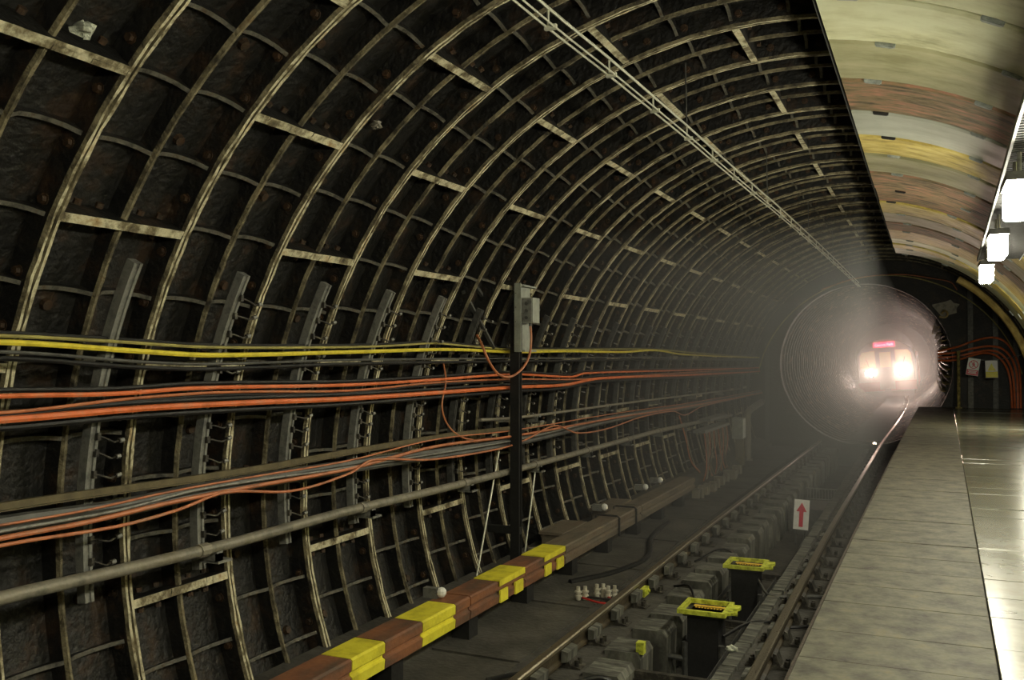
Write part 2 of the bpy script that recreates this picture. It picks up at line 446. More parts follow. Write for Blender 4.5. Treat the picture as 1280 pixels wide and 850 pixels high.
we = w.build('wall_end', ['iron'])
tag(we, 'black iron end wall around the running tunnel mouth', kind='structure')
for x, z1 in ((1.90, 2.45), (2.42, 2.0), (2.84, 1.35), (-2.75, 1.3)):
    b = MB(); b.prism([(x - .055, YEND - .10), (x + .055, YEND - .10), (x + .055, YEND - .085), (x + .012, YEND - .08), (x + .012, YEND), (x - .012, YEND), (x - .012, YEND - .08), (x - .055, YEND - .085)],
                      PLAT if x > 0 else BED, z1, axis='z')
    b.build('stiffener', ['galv_dark'], we)
b = MB()
for i in range(40):
    a0 = math.radians(-20 + 220 * i / 40); a1 = math.radians(-20 + 220 * (i + 1) / 40)
    for (ra, rb, ya, yb) in ((MR, MR + .10, YEND - .07, YEND - .07), (MR, MR, YEND - .07, YEND), (MR + .10, MR + .10, YEND - .07, YEND)):
        b.quad([(MX + ra * math.cos(a0), ya, MZ + ra * math.sin(a0)), (MX + rb * math.cos(a0), yb, MZ + rb * math.sin(a0)),
                (MX + rb * math.cos(a1), yb, MZ + rb * math.sin(a1)), (MX + ra * math.cos(a1), ya, MZ + ra * math.sin(a1))])
b.build('mouth_flange', ['iron'], we)
# pale patch on the end wall
b = MB(); pts = []
rnd = random.Random(8)
for i in range(14):
    a = 2 * PI * i / 14; rr = rnd.uniform(.75, 1.1)
    pts.append((1.36 + .30 * rr * math.cos(a) + .06 * math.sin(a), 2.03 + .22 * rr * math.sin(a)))
b.prism(pts, YEND - .02, YEND + .001); b.build('pale_patch', ['pipe'], we)

# platform
PE = [(-3, .45), (3.74, .468), (5, .478), (7.03, .50), (12, .575), (18, .675), (24.4, .79)]
def edge_x(y): return interp(PE, y)
def bound_x(y): return interp([(-3, 1.20), (4.05, 1.222), (26, 1.545)], y)
p = MB()
ys = [-2.8 + 27.1 * i / 40 for i in range(41)]
for ya, yb in zip(ys, ys[1:]):
    e0, e1 = edge_x(ya), edge_x(yb)
    p.quad([(e0 + .015, ya, PLAT - .03), (3.3, ya, PLAT - .03), (3.3, yb, PLAT - .03), (e1 + .015, yb, PLAT - .03)])
    p.quad([(e0 + .015, ya, PLAT - .03), (e1 + .015, yb, PLAT - .03), (e1 + .015, yb, PLAT - .15), (e0 + .015, ya, PLAT - .15)])
    p.quad([(e0 + .015, ya, PLAT - .15), (e1 + .015, yb, PLAT - .15), (1.0, yb, PLAT - .17), (1.0, ya, PLAT - .17)])
    p.quad([(1.0, ya, PLAT - .17), (1.0, yb, PLAT - .17), (1.0, yb, -1.6), (1.0, ya, -1.6)])
plat = p.build('platform', ['soot'])
tag(plat, 'station platform of worn slabs with a glossy tiled strip', kind='structure')
pj = [-2.6, -2.1, -1.6, -1.1, -.6, -.1, .4, .9, 1.4, 1.9, 2.35, 2.8, 3.25, 3.65, 4.056, 4.492, 5.033, 5.437, 5.868, 6.299, 6.771, 7.223, 7.665]
y = 7.665
while y < 23.9: y += .435; pj.append(y)
pj[-1] = 24.3
rnd = random.Random(12)
for ya, yb in zip(pj, pj[1:]):
    for kind in (0, 1):
        g = .004; dz = rnd.uniform(-.0025, .0025); tl = rnd.uniform(-.002, .002)
        if kind == 0: x0a, x0b, x1a, x1b = edge_x(ya), edge_x(yb), bound_x(ya) - .003, bound_x(yb) - .003
        else: x0a, x0b, x1a, x1b = bound_x(ya) + .003, bound_x(yb) + .003, 3.05, 3.05
        b = MB(); z = PLAT + dz; h = .003
        A = [(x0a, ya + g), (x1a, ya + g), (x1b, yb - g), (x0b, yb - g)]
        I = [(x0a + h, ya + g + h), (x1a - h, ya + g + h), (x1b - h, yb - g - h), (x0b + h, yb - g - h)]
        zt = [z, z + tl, z + tl, z]
        top = [(q[0], q[1], zz) for q, zz in zip(I, zt)]; mid = [(q[0], q[1], zz - h) for q, zz in zip(A, zt)]
        bot = [(q[0], q[1], PLAT - .05) for q in A]
        b.quad(top)
        for i in range(4):
            j = (i + 1) % 4
            b.quad([mid[i], mid[j], top[j], top[i]]); b.quad([bot[i], bot[j], mid[j], mid[i]])
        b.build('edge_slab' if kind == 0 else 'floor_tile', ['slab' if kind == 0 else 'tile'], plat)
b = MB()
for ya, yb in zip(ys, ys[1:]):
    e0, e1 = edge_x(ya), edge_x(yb)
    for (xa, za, xb, zb) in ((-.014, PLAT - .004, .0, PLAT - .002), (-.014, PLAT - .05, -.014, PLAT - .004), (.012, PLAT - .055, -.014, PLAT - .05)):
        b.quad([(e0 + xa, ya, za), (e0 + xb, ya, zb), (e1 + xb, yb, zb), (e1 + xa, yb, za)])
b.build('platform_nosing', ['kerb'], plat)

# running tunnel beyond the mouth
def tun_x(y): return interp([(24, -.45), (34, -.46), (47, -.42), (54, -.62), (60, -1.0), (70, -2.0)], y)
rt = MB(); n = 48; ysr = [YEND + .2 + i * 1.9 for i in range(24)]
for ya, yb in zip(ysr, ysr[1:]):
    for i in range(n):
        a0 = 2 * PI * i / n; a1 = 2 * PI * (i + 1) / n; r = MR + .13
        rt.quad([(tun_x(ya) + r * math.cos(a0), ya, MZ + r * math.sin(a0)), (tun_x(yb) + r * math.cos(a0), yb, MZ + r * math.sin(a0)),
                 (tun_x(yb) + r * math.cos(a1), yb, MZ + r * math.sin(a1)), (tun_x(ya) + r * math.cos(a1), ya, MZ + r * math.sin(a1))])
wt = rt.build('wall_tunnel', ['iron'], smooth=True)
tag(wt, 'iron-ringed bore of the running tunnel', kind='structure')
rg = MB(); n = 64
rnd = random.Random(5)
for (y0, y1, dr) in ((0, .045, 0), (.26, .28, .02)):
    jr = [rnd.uniform(0, .012) for _ in range(n)]
    for i in range(n):
        a0 = 2 * PI * i / n; a1 = 2 * PI * (i + 1) / n; ra = MR + dr + jr[i]; rb = MR + dr + jr[(i + 1) % n]; ro = MR + .14
        c = lambda r, a, yy: (r * math.cos(a), yy, r * math.sin(a))
        rg.quad([c(ra, a0, y0), c(ra, a0, y1), c(rb, a1, y1), c(rb, a1, y0)])
        rg.quad([c(ra, a0, y0), c(ro, a0, y0), c(ro, a1, y0), c(rb, a1, y0)])
        rg.quad([c(ra, a0, y1), c(ro, a0, y1), c(ro, a1, y1), c(rb, a1, y1)])
rgm = rg.mesh('tunnel_ring', ['ring'])
for i in range(64):
    y = YEND + .22 + i * .52
    o = link('tunnel_ring', rgm, wt); o.location = (tun_x(y), y, MZ); o.rotation_euler = (0, i * .7, 0)
f2 = MB(); ysr2 = [YEND + i * 1.8 for i in range(24)]
for ya, yb in zip(ysr2, ysr2[1:]):
    f2.quad([(tun_x(ya) - 1.3, ya, BED + .13), (tun_x(ya) + 1.3, ya, BED + .13), (tun_x(yb) + 1.3, yb, BED + .13), (tun_x(yb) - 1.3, yb, BED + .13)])
    f2.quad([(tun_x(ya) - 1.3, ya, BED + .13), (tun_x(yb) - 1.3, yb, BED + .13), (tun_x(yb) - 1.3, yb, BED - .3), (tun_x(ya) - 1.3, ya, BED - .3)])
f2.quad([(-1.75, YEND, BED + .13), (-1.75, YEND, BED - .5), (.85, YEND, BED - .5), (.85, YEND, BED + .13)])
o = f2.build('floor_tunnel', ['bed']); tag(o, 'concrete bed inside the running tunnel', kind='structure')

# ================================================================== rails
def rail(name, off, label):
    root = empty(name, (0, 0, 0)); tag(root, label, 'rail')
    ys = [1.5 + i * .5 for i in range(118)]
    def sweep(prof, nm, mt):
        b = MB(); k = len(prof)
        for i in range(len(ys) - 1):
            for j in range(k):
                j2 = (j + 1) % k
                q = []
                for yy, jj in ((ys[i], j), (ys[i + 1], j), (ys[i + 1], j2), (ys[i], j2)):
                    cx = track_x(yy) + off; q.append((cx + prof[jj][0], yy, RAIL + prof[jj][1]))
                b.quad(q)
        for yy in (ys[0], ys[-1]):
            cx = track_x(yy) + off; b.quad([(cx + a, yy, RAIL + c) for a, c in prof])
        return b.build(nm, [mt], root, smooth=False)
    sweep([(-.026, 0), (.026, 0), (.035, -.008), (.035, -.030), (-.035, -.030), (-.035, -.008)], 'rail_head', 'rail_head')
    sweep([(-.010, -.030), (.010, -.030), (.010, -.115), (.032, -.128), (.032, -.15), (-.032, -.15), (-.032, -.128), (-.010, -.115)], 'rail_web', 'rail_side')
    # chairs with keys
    c = MB()
    c.prism([(-.17, -.20), (.17, -.20), (.17, -.17), (.09, -.155), (.06, -.07), (.036, -.06), (.036, -.15), (-.036, -.15), (-.036, -.06), (-.06, -.07), (-.09, -.155), (-.17, -.17)], -.07, .07)
    for sx in (-.13, .13):
        for sy in (-.035, .035): c.cyl((sx, sy, -.17), (0, 0, 1), .018, .05, 6)
    cm = c.mesh('rail_chair', ['clamp'])
    kb = MB(); kb.prism([(.036, -.13), (.085, -.12), (.09, -.05), (.036, -.04)], -.11, .10)
    km = kb.mesh('rail_key', ['block'])
    y = 3.6
    while y < 24.2:
        o = link('rail_chair', cm, root); o.location = (track_x(y) + off, y, RAIL)
        if off > 0: o.rotation_euler = (0, 0, PI)
        kk = link('rail_key', km, o)
        y += .6
    while y < 44:
        o = link('rail_chair', cm, root); o.location = (track_x(y) + off, y, RAIL); y += 1.2
    return root
rail('running_rail', -.7175, 'left running rail with iron chairs, farther from the platform')
rail('running_rail', .7175, 'right running rail with iron chairs, beside the platform edge')

# ================================================================== cables and pipes on the left wall
def cable(name, pts, x, r, mt, label, cat, group=None, far=23.9, n=7, dx=None, ztail=None):
    x += .042
    P = [(x, a, c) for a, c in pts]
    a = P[0]; P = [(a[0], 1.2, a[2] + .01)] + P
    if P[-1][1] < far and far > 0: P.append((P[-1][0], far, P[-1][2] - .004 * (far - P[-1][1])))
    b = MB(); b.tube(catmull(P, 7), r, n)
    o = b.build(name, [mt], smooth=True); tag(o, label, cat, group); return o
YB = [(2.961, 1.013), (3.736, .975), (4.293, .953), (5.733, .974), (7.294, .999), (8.716, .98), (10.129, .992), (12.448, .988), (14.145, 1.016), (15.892, .953), (23.142, .872)]
YA = [(2.976, 1.043), (3.609, 1.025), (4.315, 1.0), (5.762, 1.01), (6.411, 1.027), (7.083, 1.053), (7.611, 1.037), (8.761, 1.005), (10.181, 1.011), (14, 1.03), (18, .96), (23.142, .89)]
O1 = [(2.963, .767), (3.593, .753), (4.183, .763), (5.734, .734), (6.963, .738), (8.716, .751), (10.393, .689), (10.87, .722), (15.72, .679), (22.581, .626)]
O2 = [(2.964, .693), (3.683, .724), (4.411, .731), (5.734, .693), (7.047, .715), (8.716, .702), (10.669, .653), (15.719, .638), (22.5, .60)]
O3 = [(2.964, .66), (3.777, .668), (4.656, .657), (5.735, .635), (8.716, .62), (10.128, .602), (11.386, .646), (15.888, .594), (22.579, .531)]
BR = [(2.984, .969), (3.765, .919), (4.327, .9), (5.777, .916), (8.824, .914), (15, .90), (23, .84)]
B3 = [(2.945, .195), (3.57, .175), (4.155, .185), (5.693, .162), (8.649, .087), (12, .11), (17, .05), (23, .02)]
O4 = [(2.916, .134), (3.36, .13), (3.906, .146), (4.576, .146), (5.634, .136), (6.922, .18), (8.56, .136), (12, .11), (16, .05), (22.5, .0)]
O5 = [(2.916, .105), (3.534, .081), (3.947, .1), (4.336, .145), (4.976, .069), (5.634, .107), (5.916, .17), (6.84, .08), (8.236, .045), (8.802, .075), (9.649, .164), (10.366, .029),
      (11.465, -.005), (13.106, .049), (14.95, .027), (15.708, -.08), (17.053, -.003), (20.852, -.004)]
PIP = [(2.933, -.149), (3.554, -.166), (4.5, -.184), (5.665, -.18), (7.016, -.205), (8.605, -.223), (12.503, -.237), (14.423, -.247), (20.2, -.355)]
P2 = [(8.047, .327), (8.967, .293), (12.734, .262), (21.6, .16)]
RL = [(3.036, .243), (3.416, .239), (4.258, .221), (5.038, .216), (5.869, .227), (7.573, .224), (8.918, .185)]
sh = lambda T, d: [(a, c + d) for a, c in T]
cable('cable', YB, -2.925, .0150, 'yellow', 'bright yellow cable, thicker and lower of the yellow pair on the left wall', 'cable')
cable('cable', YA, -2.955, .0095, 'yellow_old', 'dusty thin yellow cable running just above the bright yellow one', 'cable')
cable('cable', sh(YA, .014), -2.975, .012, 'black', 'black cable lying behind the top of the yellow pair', 'cable')
cable('cable', BR, -2.96, .009, 'grey_cable', 'thin dark cable hanging just below the yellow pair', 'cable')
cable('cable', sh(BR, -.03), -2.98, .013, 'black', 'thick black cable below the thin dark cable under the yellow pair', 'cable')
cable('cable', O1, -2.93, .0125, 'orange', 'upper orange cable of the three in the middle run on the left wall', 'cable')
cable('cable', sh(O1, .026), -2.95, .013, 'black', 'black cable lying along the top of the upper orange cable', 'cable')
cable('cable', O2, -2.92, .0085, 'orange_dim', 'thin orange cable between the two thicker orange cables', 'cable')
cable('cable', sh(O2, -.018), -2.95, .012, 'black', 'black cable under the thin orange cable', 'cable')
cable('cable', O3, -2.915, .018, 'orange', 'thickest orange cable, lowest of the middle run on the left wall', 'cable')
cable('cable', sh(O3, .030), -2.95, .014, 'black', 'black cable resting behind the thickest orange cable', 'cable')
cable('cable', sh(O3, -.045), -2.985, .016, 'black', 'black cable sagging below the middle orange cables', 'cable')
cable('cable', B3, -2.92, .030, 'grey_cable', 'thick grey cable on top of the lower cable run', 'cable')
cable('cable', sh(B3, -.045), -2.93, .026, 'grey_cable', 'second thick grey cable just under the top one of the lower run', 'cable')
cable('cable', O4, -2.865, .0125, 'orange_dim', 'orange cable along the front of the lower run of grey cables', 'cable')
cable('cable', O5, -2.85, .009, 'orange_dim', 'thin loosely looping orange cable under the lower cable run', 'cable')
cable('cable', sh(O4, .055), -2.885, .0065, 'orange_dim', 'thin faded orange cable on top of the thick grey cables', 'cable')
cable('cable', [(a, c - .012 + .02 * math.sin(a * 1.7)) for a, c in B3], -2.868, .008, 'galv', 'thin pale grey cable twisting along the lower run', 'cable')

def pipe(name, pts, x, r, label, start=1.2, every=2.4):
    root = empty(name, (x, pts[0][0], pts[0][1])); tag(root, label, 'pipe')
    P = [(0, a - pts[0][0], c - pts[0][1]) for a, c in pts]
    if start is not None: P = [(0, start - pts[0][0], .02)] + P
    b = MB(); path = catmull(P, 5); b.tube(path, r, 10); b.build('pipe_tube', ['pipe'], root, smooth=True)
    y = path[0].y + 1.35
    L = [(q.y, q.z) for q in path]
    while y < path[-1].y:
        z = interp(L, y)
        c = MB(); c.cyl((0, y - .035, z), (0, 1, 0), r * 1.22, .07, 10); c.build('coupling', ['pipe'], root, smooth=False)
        k = MB(); k.box(-.16, .02, y + .10, y + .15, z - r - .055, z - r - .004); k.box(.005, .02, y + .10, y + .15, z - r - .055, z + r * .3)
        k.box(-.12, .03, y + .10, y + .22, z - r - .065, z - r - .05)
        k.build('pipe_bracket', ['galv'], root)
        y += every
    return root
pipe('wall_pipe', PIP, -2.88, .034, 'long dusty steel pipe sloping along the lower left wall', every=.839 * 2)
pipe('wall_pipe', P2, -2.95, .016, 'thin steel pipe running right from the black post', start=None, every=2.5)

b = MB()
for (a, c), (d, e) in zip([(1.2, .25)] + RL, RL):
    for (x0, x1, z0, z1) in ((-3.03, -3.0, -.022, .018), (-3.0, -2.98, -.022, -.016)):
        P = [(x0, a, c + z0), (x1, a, c + z0), (x1, a, c + z1), (x0, a, c + z1)]; Q = [(x0, d, e + z0), (x1, d, e + z0), (x1, d, e + z1), (x0, d, e + z1)]
        for i in range(4):
            j = (i + 1) % 4; b.quad([P[i], P[j], Q[j], Q[i]])
o = b.build('steel_angle', ['ledge']); tag(o, 'flat brown steel strip behind the lower cable run', 'steel strip')

# cable brackets: curved channels with twisted hooks, one per ring
def arc_channel(deg0, deg1, r0, wd, n):
    b = MB()
    for i in range(n):
        a0 = deg0 + (deg1 - deg0) * i / n; a1 = deg0 + (deg1 - deg0) * (i + 1) / n
        for (ra, ya, rb, yb) in ((r0, -wd, r0, wd), (r0, -wd, r0 + .05, -wd), (r0, wd, r0 + .05, wd), (r0 - .008, -wd, r0 - .008, -wd + .012), (r0, -wd + .012, r0 - .008, -wd + .012), (r0 - .008, -wd, r0, -wd),
                             (r0 - .010, wd - .018, r0 - .010, wd), (r0, wd - .018, r0 - .010, wd - .018), (r0 - .010, wd, r0, wd)):
            b.quad([pol(ra, a0, ya), pol(rb, a0, yb), pol(rb, a1, yb), pol(ra, a1, ya)])
    for a in (deg0, deg1):
        b.quad([pol(r0 - .01, a, -wd), pol(r0 - .01, a, wd), pol(r0 + .05, a, wd), pol(r0 + .05, a, -wd)])
    return b
chan = arc_channel(-6.5, 27.5, 3.10, .028, 24).mesh('channel', ['galv'])
chan2 = arc_channel(-6, 26.0, 3.12, .020, 16).mesh('channel', ['galv_dark'])
hk = MB()
pth = [(0, 0, 0), (.006, .03, -.004), (.020, .06, -.016), (.012, .10, -.026), (-.006, .13, -.026), (-.006, .165, -.016)]
hk.tube(catmull(pth, 3), .006, 5)
hk.cyl((-.006, .150, -.018), (0, 1, .15), .0125, .03, 6); hk.box(-.012, .012, -.012, .01, -.02, .02)
hkm = hk.mesh('hook', ['clamp'])
tip = MB(); tip.cyl((-.006, .158, -.018), (0, 1, .15), .0135, .028, 6); tipm = tip.mesh('hook_tip', ['galv'])
bg = 'cable brackets bolted to the left wall'
for k in range(0, 25):
    y = Y0 + (k + .53) * W
    near = k < 9
    root = empty('cable_bracket', (-3.06, y, .3)); tag(root, ORD[k] + ' curved grey cable bracket on the left wall, counted from the left edge', 'bracket', bg)
    o = link('channel', chan if k < 5 else chan2, root); o.location = (3.06, 0, -.3)
    if near:
        nh = 14
        for q in range(nh):
            deg = 24.8 - q * 2.15 + (.5 if q > 7 else 0)
            if k == 0 and q < 6: continue
            h = link('hook', hkm, root); pp = pol(3.088, deg, .02); h.location = (pp[0] + 3.06, pp[1], pp[2] - .3)
            h.rotation_euler = (random.uniform(-.12, .12), 0, random.uniform(-.1, .1)); h.scale = (1, random.uniform(.9, 1.1), 1)
            t = link('hook_tip', tipm, h)
    else:
        hb = MB()
        for q in range(12):
            deg = 24 - q * 3.0; pp = pol(3.088, deg, .02); hb.cyl((pp[0] + 3.06, pp[1], pp[2] - .3), (0, 1, -.1), .009, .15, 4)
        o = hb.build('hooks', ['galv_dark'], root); o['kind'] = 'stuff'
# cable ties on the bright cables
for i, (T, x, r) in enumerate(((YB, -2.925, .018), (O3, -2.915, .021), (O1, -2.93, .016))):
    pass

# ================================================================== black post with plate, junction box and loop
root = empty('equipment_post', (-2.78, 8.52, BED)); tag(root, 'black vertical post in front of the left wall cables', 'post')
b = MB(); b.prism([(-.05, -.035), (.05, -.035), (.05, -.025), (.008, -.02), (.008, .02), (.05, .025), (.05, .035), (-.05, .035), (-.05, .025), (-.008, .02), (-.008, -.02), (-.05, -.025)], 0.1, 2.75, axis='z')
b.box(-.048, .048, -.040, -.030, .1, 2.75)
b.build('post_column', ['matt_black'], root)
b = MB(); b.box(-.3, .05, -.03, .03, .55, .62); b.build('wall_arm', ['matt_black'], root)
root = empty('backing_plate', (-2.70, 8.47, 1.0)); tag(root, 'light grey steel plate mounted on top of the black post', 'steel plate')
b = MB(); b.box(-.05, -.035, -.05, .30, -.02, .66); b.box(-.05, .02, -.062, -.05, -.02, .66)
b.box(-.05, .02, .02, .34, .63, .645); b.box(-.05, .02, .04, .34, -.02, .0)
b.build('plate', ['box_grey'], root)
b = MB()
for q in (.06, .13, .2): b.cyl((-.03, -.064, .16 + q * 2), (0, -1, 0), .008, .008, 6)
b.build('plate_bolts', ['galv'], root)
root = empty('junction_box', (-2.66, 8.56, 1.27)); tag(root, 'small grey junction box fixed on the light grey plate, orange cable below', 'electrical box')
b = MB(); b.box(-.06, .06, -.04, .14, 0, .25); b.build('housing', ['box_grey'], root)
b = MB(); b.box(-.05, .05, -.052, -.04, .01, .24); b.build('lid', ['galv'], root)
for q in range(3):
    b = MB(); b.cyl((.0, -.053, .05 + q * .07), (0, -1, 0), .018, .012, 8); b.build('knob', ['galv_dark'], root)
b = MB(); b.cyl((.0, .04, -.03), (0, 0, 1), .016, .03, 8); b.build('cable_gland', ['galv_dark'], root)
loop = [(-2.66, 8.6, 1.255), (-2.65, 8.60, 1.12), (-2.66, 8.58, .95), (-2.68, 8.45, .82), (-2.72, 8.25, .74), (-2.76, 8.05, .77), (-2.80, 7.92, .90), (-2.86, 7.90, 1.05), (-2.95, 7.98, 1.14)]
b = MB(); b.tube(catmull(loop, 6), .0125, 8); o = b.build('cable', ['orange_dim'], smooth=True)
tag(o, 'orange cable looping down from the small grey junction box', 'cable')
loop = [(-2.95, 7.30, .90), (-2.88, 7.22, .72), (-2.88, 7.15, .5), (-2.87, 7.25, .33), (-2.85, 7.45, .22), (-2.86, 7.7, .17)]
b = MB(); b.tube(catmull(loop, 6), .0075, 6); o = b.build('cable', ['orange_dim'], smooth=True)
tag(o, 'thin red-orange cable dropping from the middle run, left of the black post', 'cable')
# two dark struts behind the plate
for (a, c, lab) in (((-3.0, 7.85, 1.72), (-2.98, 8.3, 1.45), 'short dark strut left of the top of the grey plate'), ((-2.98, 7.75, 1.55), (-2.9, 8.25, 1.02), 'long dark strut slanting beside the grey plate')):
    b = MB(); d = Vector(c) - Vector(a); b.cyl(a, d, .022, d.length, 4); o = b.build('steel_strut', ['galv_dark']); tag(o, lab, 'strut')
for (a, c, lab) in (((-2.9, 7.878, -1.12), (-2.93, 8.454, .03), 'thin pale rod leaning on the left wall below the black post'), ((-2.9, 8.998, -1.2), (-2.93, 9.40, -.25), 'thin pale rod leaning on the wall right of the black post')):
    b = MB(); d = Vector(c) - Vector(a); b.cyl(a, d, .009, d.length, 6); o = b.build('leaning_rod', ['wire']); tag(o, lab, 'rod')

# ================================================================== guard boards along the wall foot
def guard(y0, y1, mt, label, notch=False, z=-.98, xs=-2.38):
    g = MB(); tp = z
    prof = [(xs - .26, tp - .05), (xs - .24, tp), (xs - .015, tp), (xs, tp - .012), (xs - .002, tp - .075), (xs - .022, tp - .092), (xs - .022, tp - .108), (xs, tp - .12), (xs - .006, tp - .185), (xs - .04, tp - .20), (xs - .26, tp - .20)]
    if not notch:
        g.prism(prof, y0, y1)
        o = g.build('guard_board', [mt]); tag(o, label, 'guard board'); return o
    root = empty('guard_board', (xs - .13, y0, tp - .2)); tag(root, label, 'guard board')
    off = (-(xs - .13), -y0, -(tp - .2))
    g.prism([(a - .004, c - .003) for a, c in prof], y0, y1)
    o = g.build('board', ['cover_brown'], root); o.location = off
    t = MB(); t.box(xs - .24, xs + .003, y0 + .02, y1 - .02, tp - .004, tp + .006); t.box(xs - .0, xs + .007, y0 + .02, y1 - .02, tp - .045, tp + .004)
    o = t.build('top_stripe', ['cover_yellow'], root); o.location = off
    m = (y0 + y1) / 2
    for a, c in ((y0 + .04, m - .1), (m + .06, y1 - .06)):
        t = MB(); t.box(xs - .01, xs + .007, a, c, tp - .19, tp - .085); o = t.build('yellow_patch', ['cover_yellow'], root); o.location = off
    return root
GB = [(3.9, 5.02, 'cover_brown', 'rust-brown guard board at the bottom edge of the photo, nearest of the row', 0),
      (5.03, 5.42, 'cover_yellow', 'nearest of the two plain yellow guard boards along the wall foot', 0),
      (5.43, 5.93, 'cover_brown', 'rust-brown guard board between the two plain yellow boards', 0),
      (5.94, 6.45, 'cover_yellow', 'second plain yellow guard board, just before the long brown ones', 0),
      (6.46, 6.70, 'cover_brown', 'short rust-brown guard board right after the second yellow board', 0),
      (6.72, 7.22, 'cover_brown', 'longer orange-brown guard board beside the white round lamp', 0),
      (7.23, 7.82, 'cover_brown', 'brown guard board with yellow stripe and two yellow patches, nearer of two', 1),
      (7.83, 8.25, 'cover_brown', 'plain dusty board between the two striped guard boards', 0),
      (8.26, 8.85, 'cover_brown', 'brown guard board with yellow stripe and two yellow patches, farther of two', 1),
      (8.87, 11.6, 'cover_grey', 'long dusty timber guard board beyond the striped ones', 0),
      (11.63, 14.6, 'cover_grey', 'farther long dusty timber guard board', 0)]
for a, c, mt, lab, nt_ in GB: guard(a, c, mt, lab, bool(nt_))
# straps over the far boards
sg = 'black straps over the long guard board'
for y in (10.6, 11.3):
    b = MB(); b.tube([(-2.66, y, -1.18), (-2.655, y, -.965), (-2.62, y, -.955), (-2.39, y, -.958), (-2.362, y, -.975), (-2.362, y, -1.19)], .013, 6)
    o = b.build('black_strap', ['black']); tag(o, ('nearer' if y < 11 else 'farther') + ' black strap bent over the long dusty guard board', 'strap', sg)
# timber packers carrying the boards
for i in range(9):
    y = 4.4 + i * 1.2
    b = MB(); b.box(-2.60, -2.44, y, y + .16, BED + .02, -1.175); o = b.build('board_support', ['matt_black'])
    tag(o, ORD[i] + ' dark block supporting the guard boards, counted from the bottom edge', 'support', 'supports under the guard boards')
# small lamps and scraps on the ledge behind the boards
def ball_lamp(x, y, z, r, lab):
    root = empty('marker_lamp', (x, y, z)); tag(root, lab, 'lamp')
    b = MB(); n = 10
    for i in range(5):
        for j in range(n):
            def s(i_, j_):
                t = PI * i_ / 5; p_ = 2 * PI * j_ / n; return (r * math.sin(t) * math.cos(p_), r * math.sin(t) * math.sin(p_), r * math.cos(t))
            b.quad([s(i, j), s(i + 1, j), s(i + 1, j + 1), s(i, j + 1)])
    b.build('globe', ['white'], root, smooth=True)
    b = MB(); b.box(-.15, -.03, -.03, .03, -.05, .03); b.cyl((-.04, 0, 0), (1, 0, 0), .035, .03, 8); b.build('holder', ['galv'], root)
ball_lamp(-2.56, 6.55, -.93, .042, 'white round marker lamp behind the guard boards by the second yellow one')
ball_lamp(-2.68, 11.0, -.93, .045, 'white round marker lamp behind the long guard board by the straps')
ball_lamp(-2.70, 12.9, -.93, .045, 'white marker lamp behind the farther guard board, nearer of two')
ball_lamp(-2.70, 13.7, -.93, .045, 'white marker lamp behind the farther guard board, farther of two')
for i, (y, l) in enumerate(((9.5, .8), (11.2, .9))):
    b = MB(); b.box(-2.94, -2.66, y, y + l, -1.02, -.99); b.box(-2.92, -2.70, y + .04, y + l - .04, -1.3, -1.02)
    o = b.build('trough_box', ['cover_grey']); tag(o, ('nearer' if i == 0 else 'farther') + ' of two flat-lidded dusty boxes between wall and guard board', 'box')
b = MB(); b.prism([(-3.05, BED), (-2.62, BED), (-2.62, BED + .09), (-2.9, BED + .20), (-3.08, BED + .22)], 2, YEND - .1)
o = b.build('floor_bench', ['bed']); tag(o, 'sooty concrete benching at the foot of the left wall', kind='structure')
for i, (y, x, s) in enumerate(((8.9, -2.80, .09), (9.05, -2.72, .07), (9.3, -2.9, .06))):
    b = MB(); rnd = random.Random(i)
    prof = [(s * 1.4 * math.cos(a) * rnd.uniform(.7, 1.1), s * math.sin(a) * rnd.uniform(.7, 1.1)) for a in [2 * PI * q / 7 for q in range(7)]]
    b.prism(prof, 0, s, axis='z'); o = b.build('rubble_lump', ['pipe']); o.location = (x, y, -1.19)
    tag(o, ORD[i] + ' small pale rubble lump on the ledge right of the black post foot', 'rubble', 'rubble behind the guard boards')

# ================================================================== overhead rod ladder
LD = [(1.5, -.80), (4.31, -.76), (5.17, -.73), (6.1, -.709), (7.04, -.69), (8.03, -.68), (9.13, -.661), (10.1, -.645), (10.92, -.625), (15, -.58), (19, -.555), (24.2, -.54)]
root = empty('overhead_rods', (-.8, 1.5, 2.7)); tag(root, 'pair of bright rods joined by short rungs, hung under the tunnel crown', 'rods')
def ldp(dx, dz): return [(x + .8 + dx, y - 1.5, dz) for y, x in LD]
for nm, dx, dz, r in (('upper_rod', 0, 0, .0085), ('lower_rod', -.01, -.095, .0065), ('lower_rod', .035, -.10, .0055)):
    b = MB(); b.tube(catmull(ldp(dx, dz), 4), r, 6); b.build(nm, ['wire'], root, smooth=True)
y = 3.44
ys_l = []
while y < 24: ys_l.append(y); y += .89
for y in ys_l:
    x = interp(LD, y) + .8
    b = MB(); b.cyl((x, y - 1.5, -.10), (0, 0, 1), .007, .10, 6); b.box(x - .018, x + .045, y - 1.512, y - 1.488, -.113, -.088); b.build('rung', ['wire'], root)
for y in ys_l[::4]:
    x = interp(LD, y) + .8
    b = MB(); b.cyl((x, y - 1.5, 0), (-.02, 0, 1), .006, .48, 6); b.build('hanger', ['galv_dark'], root)

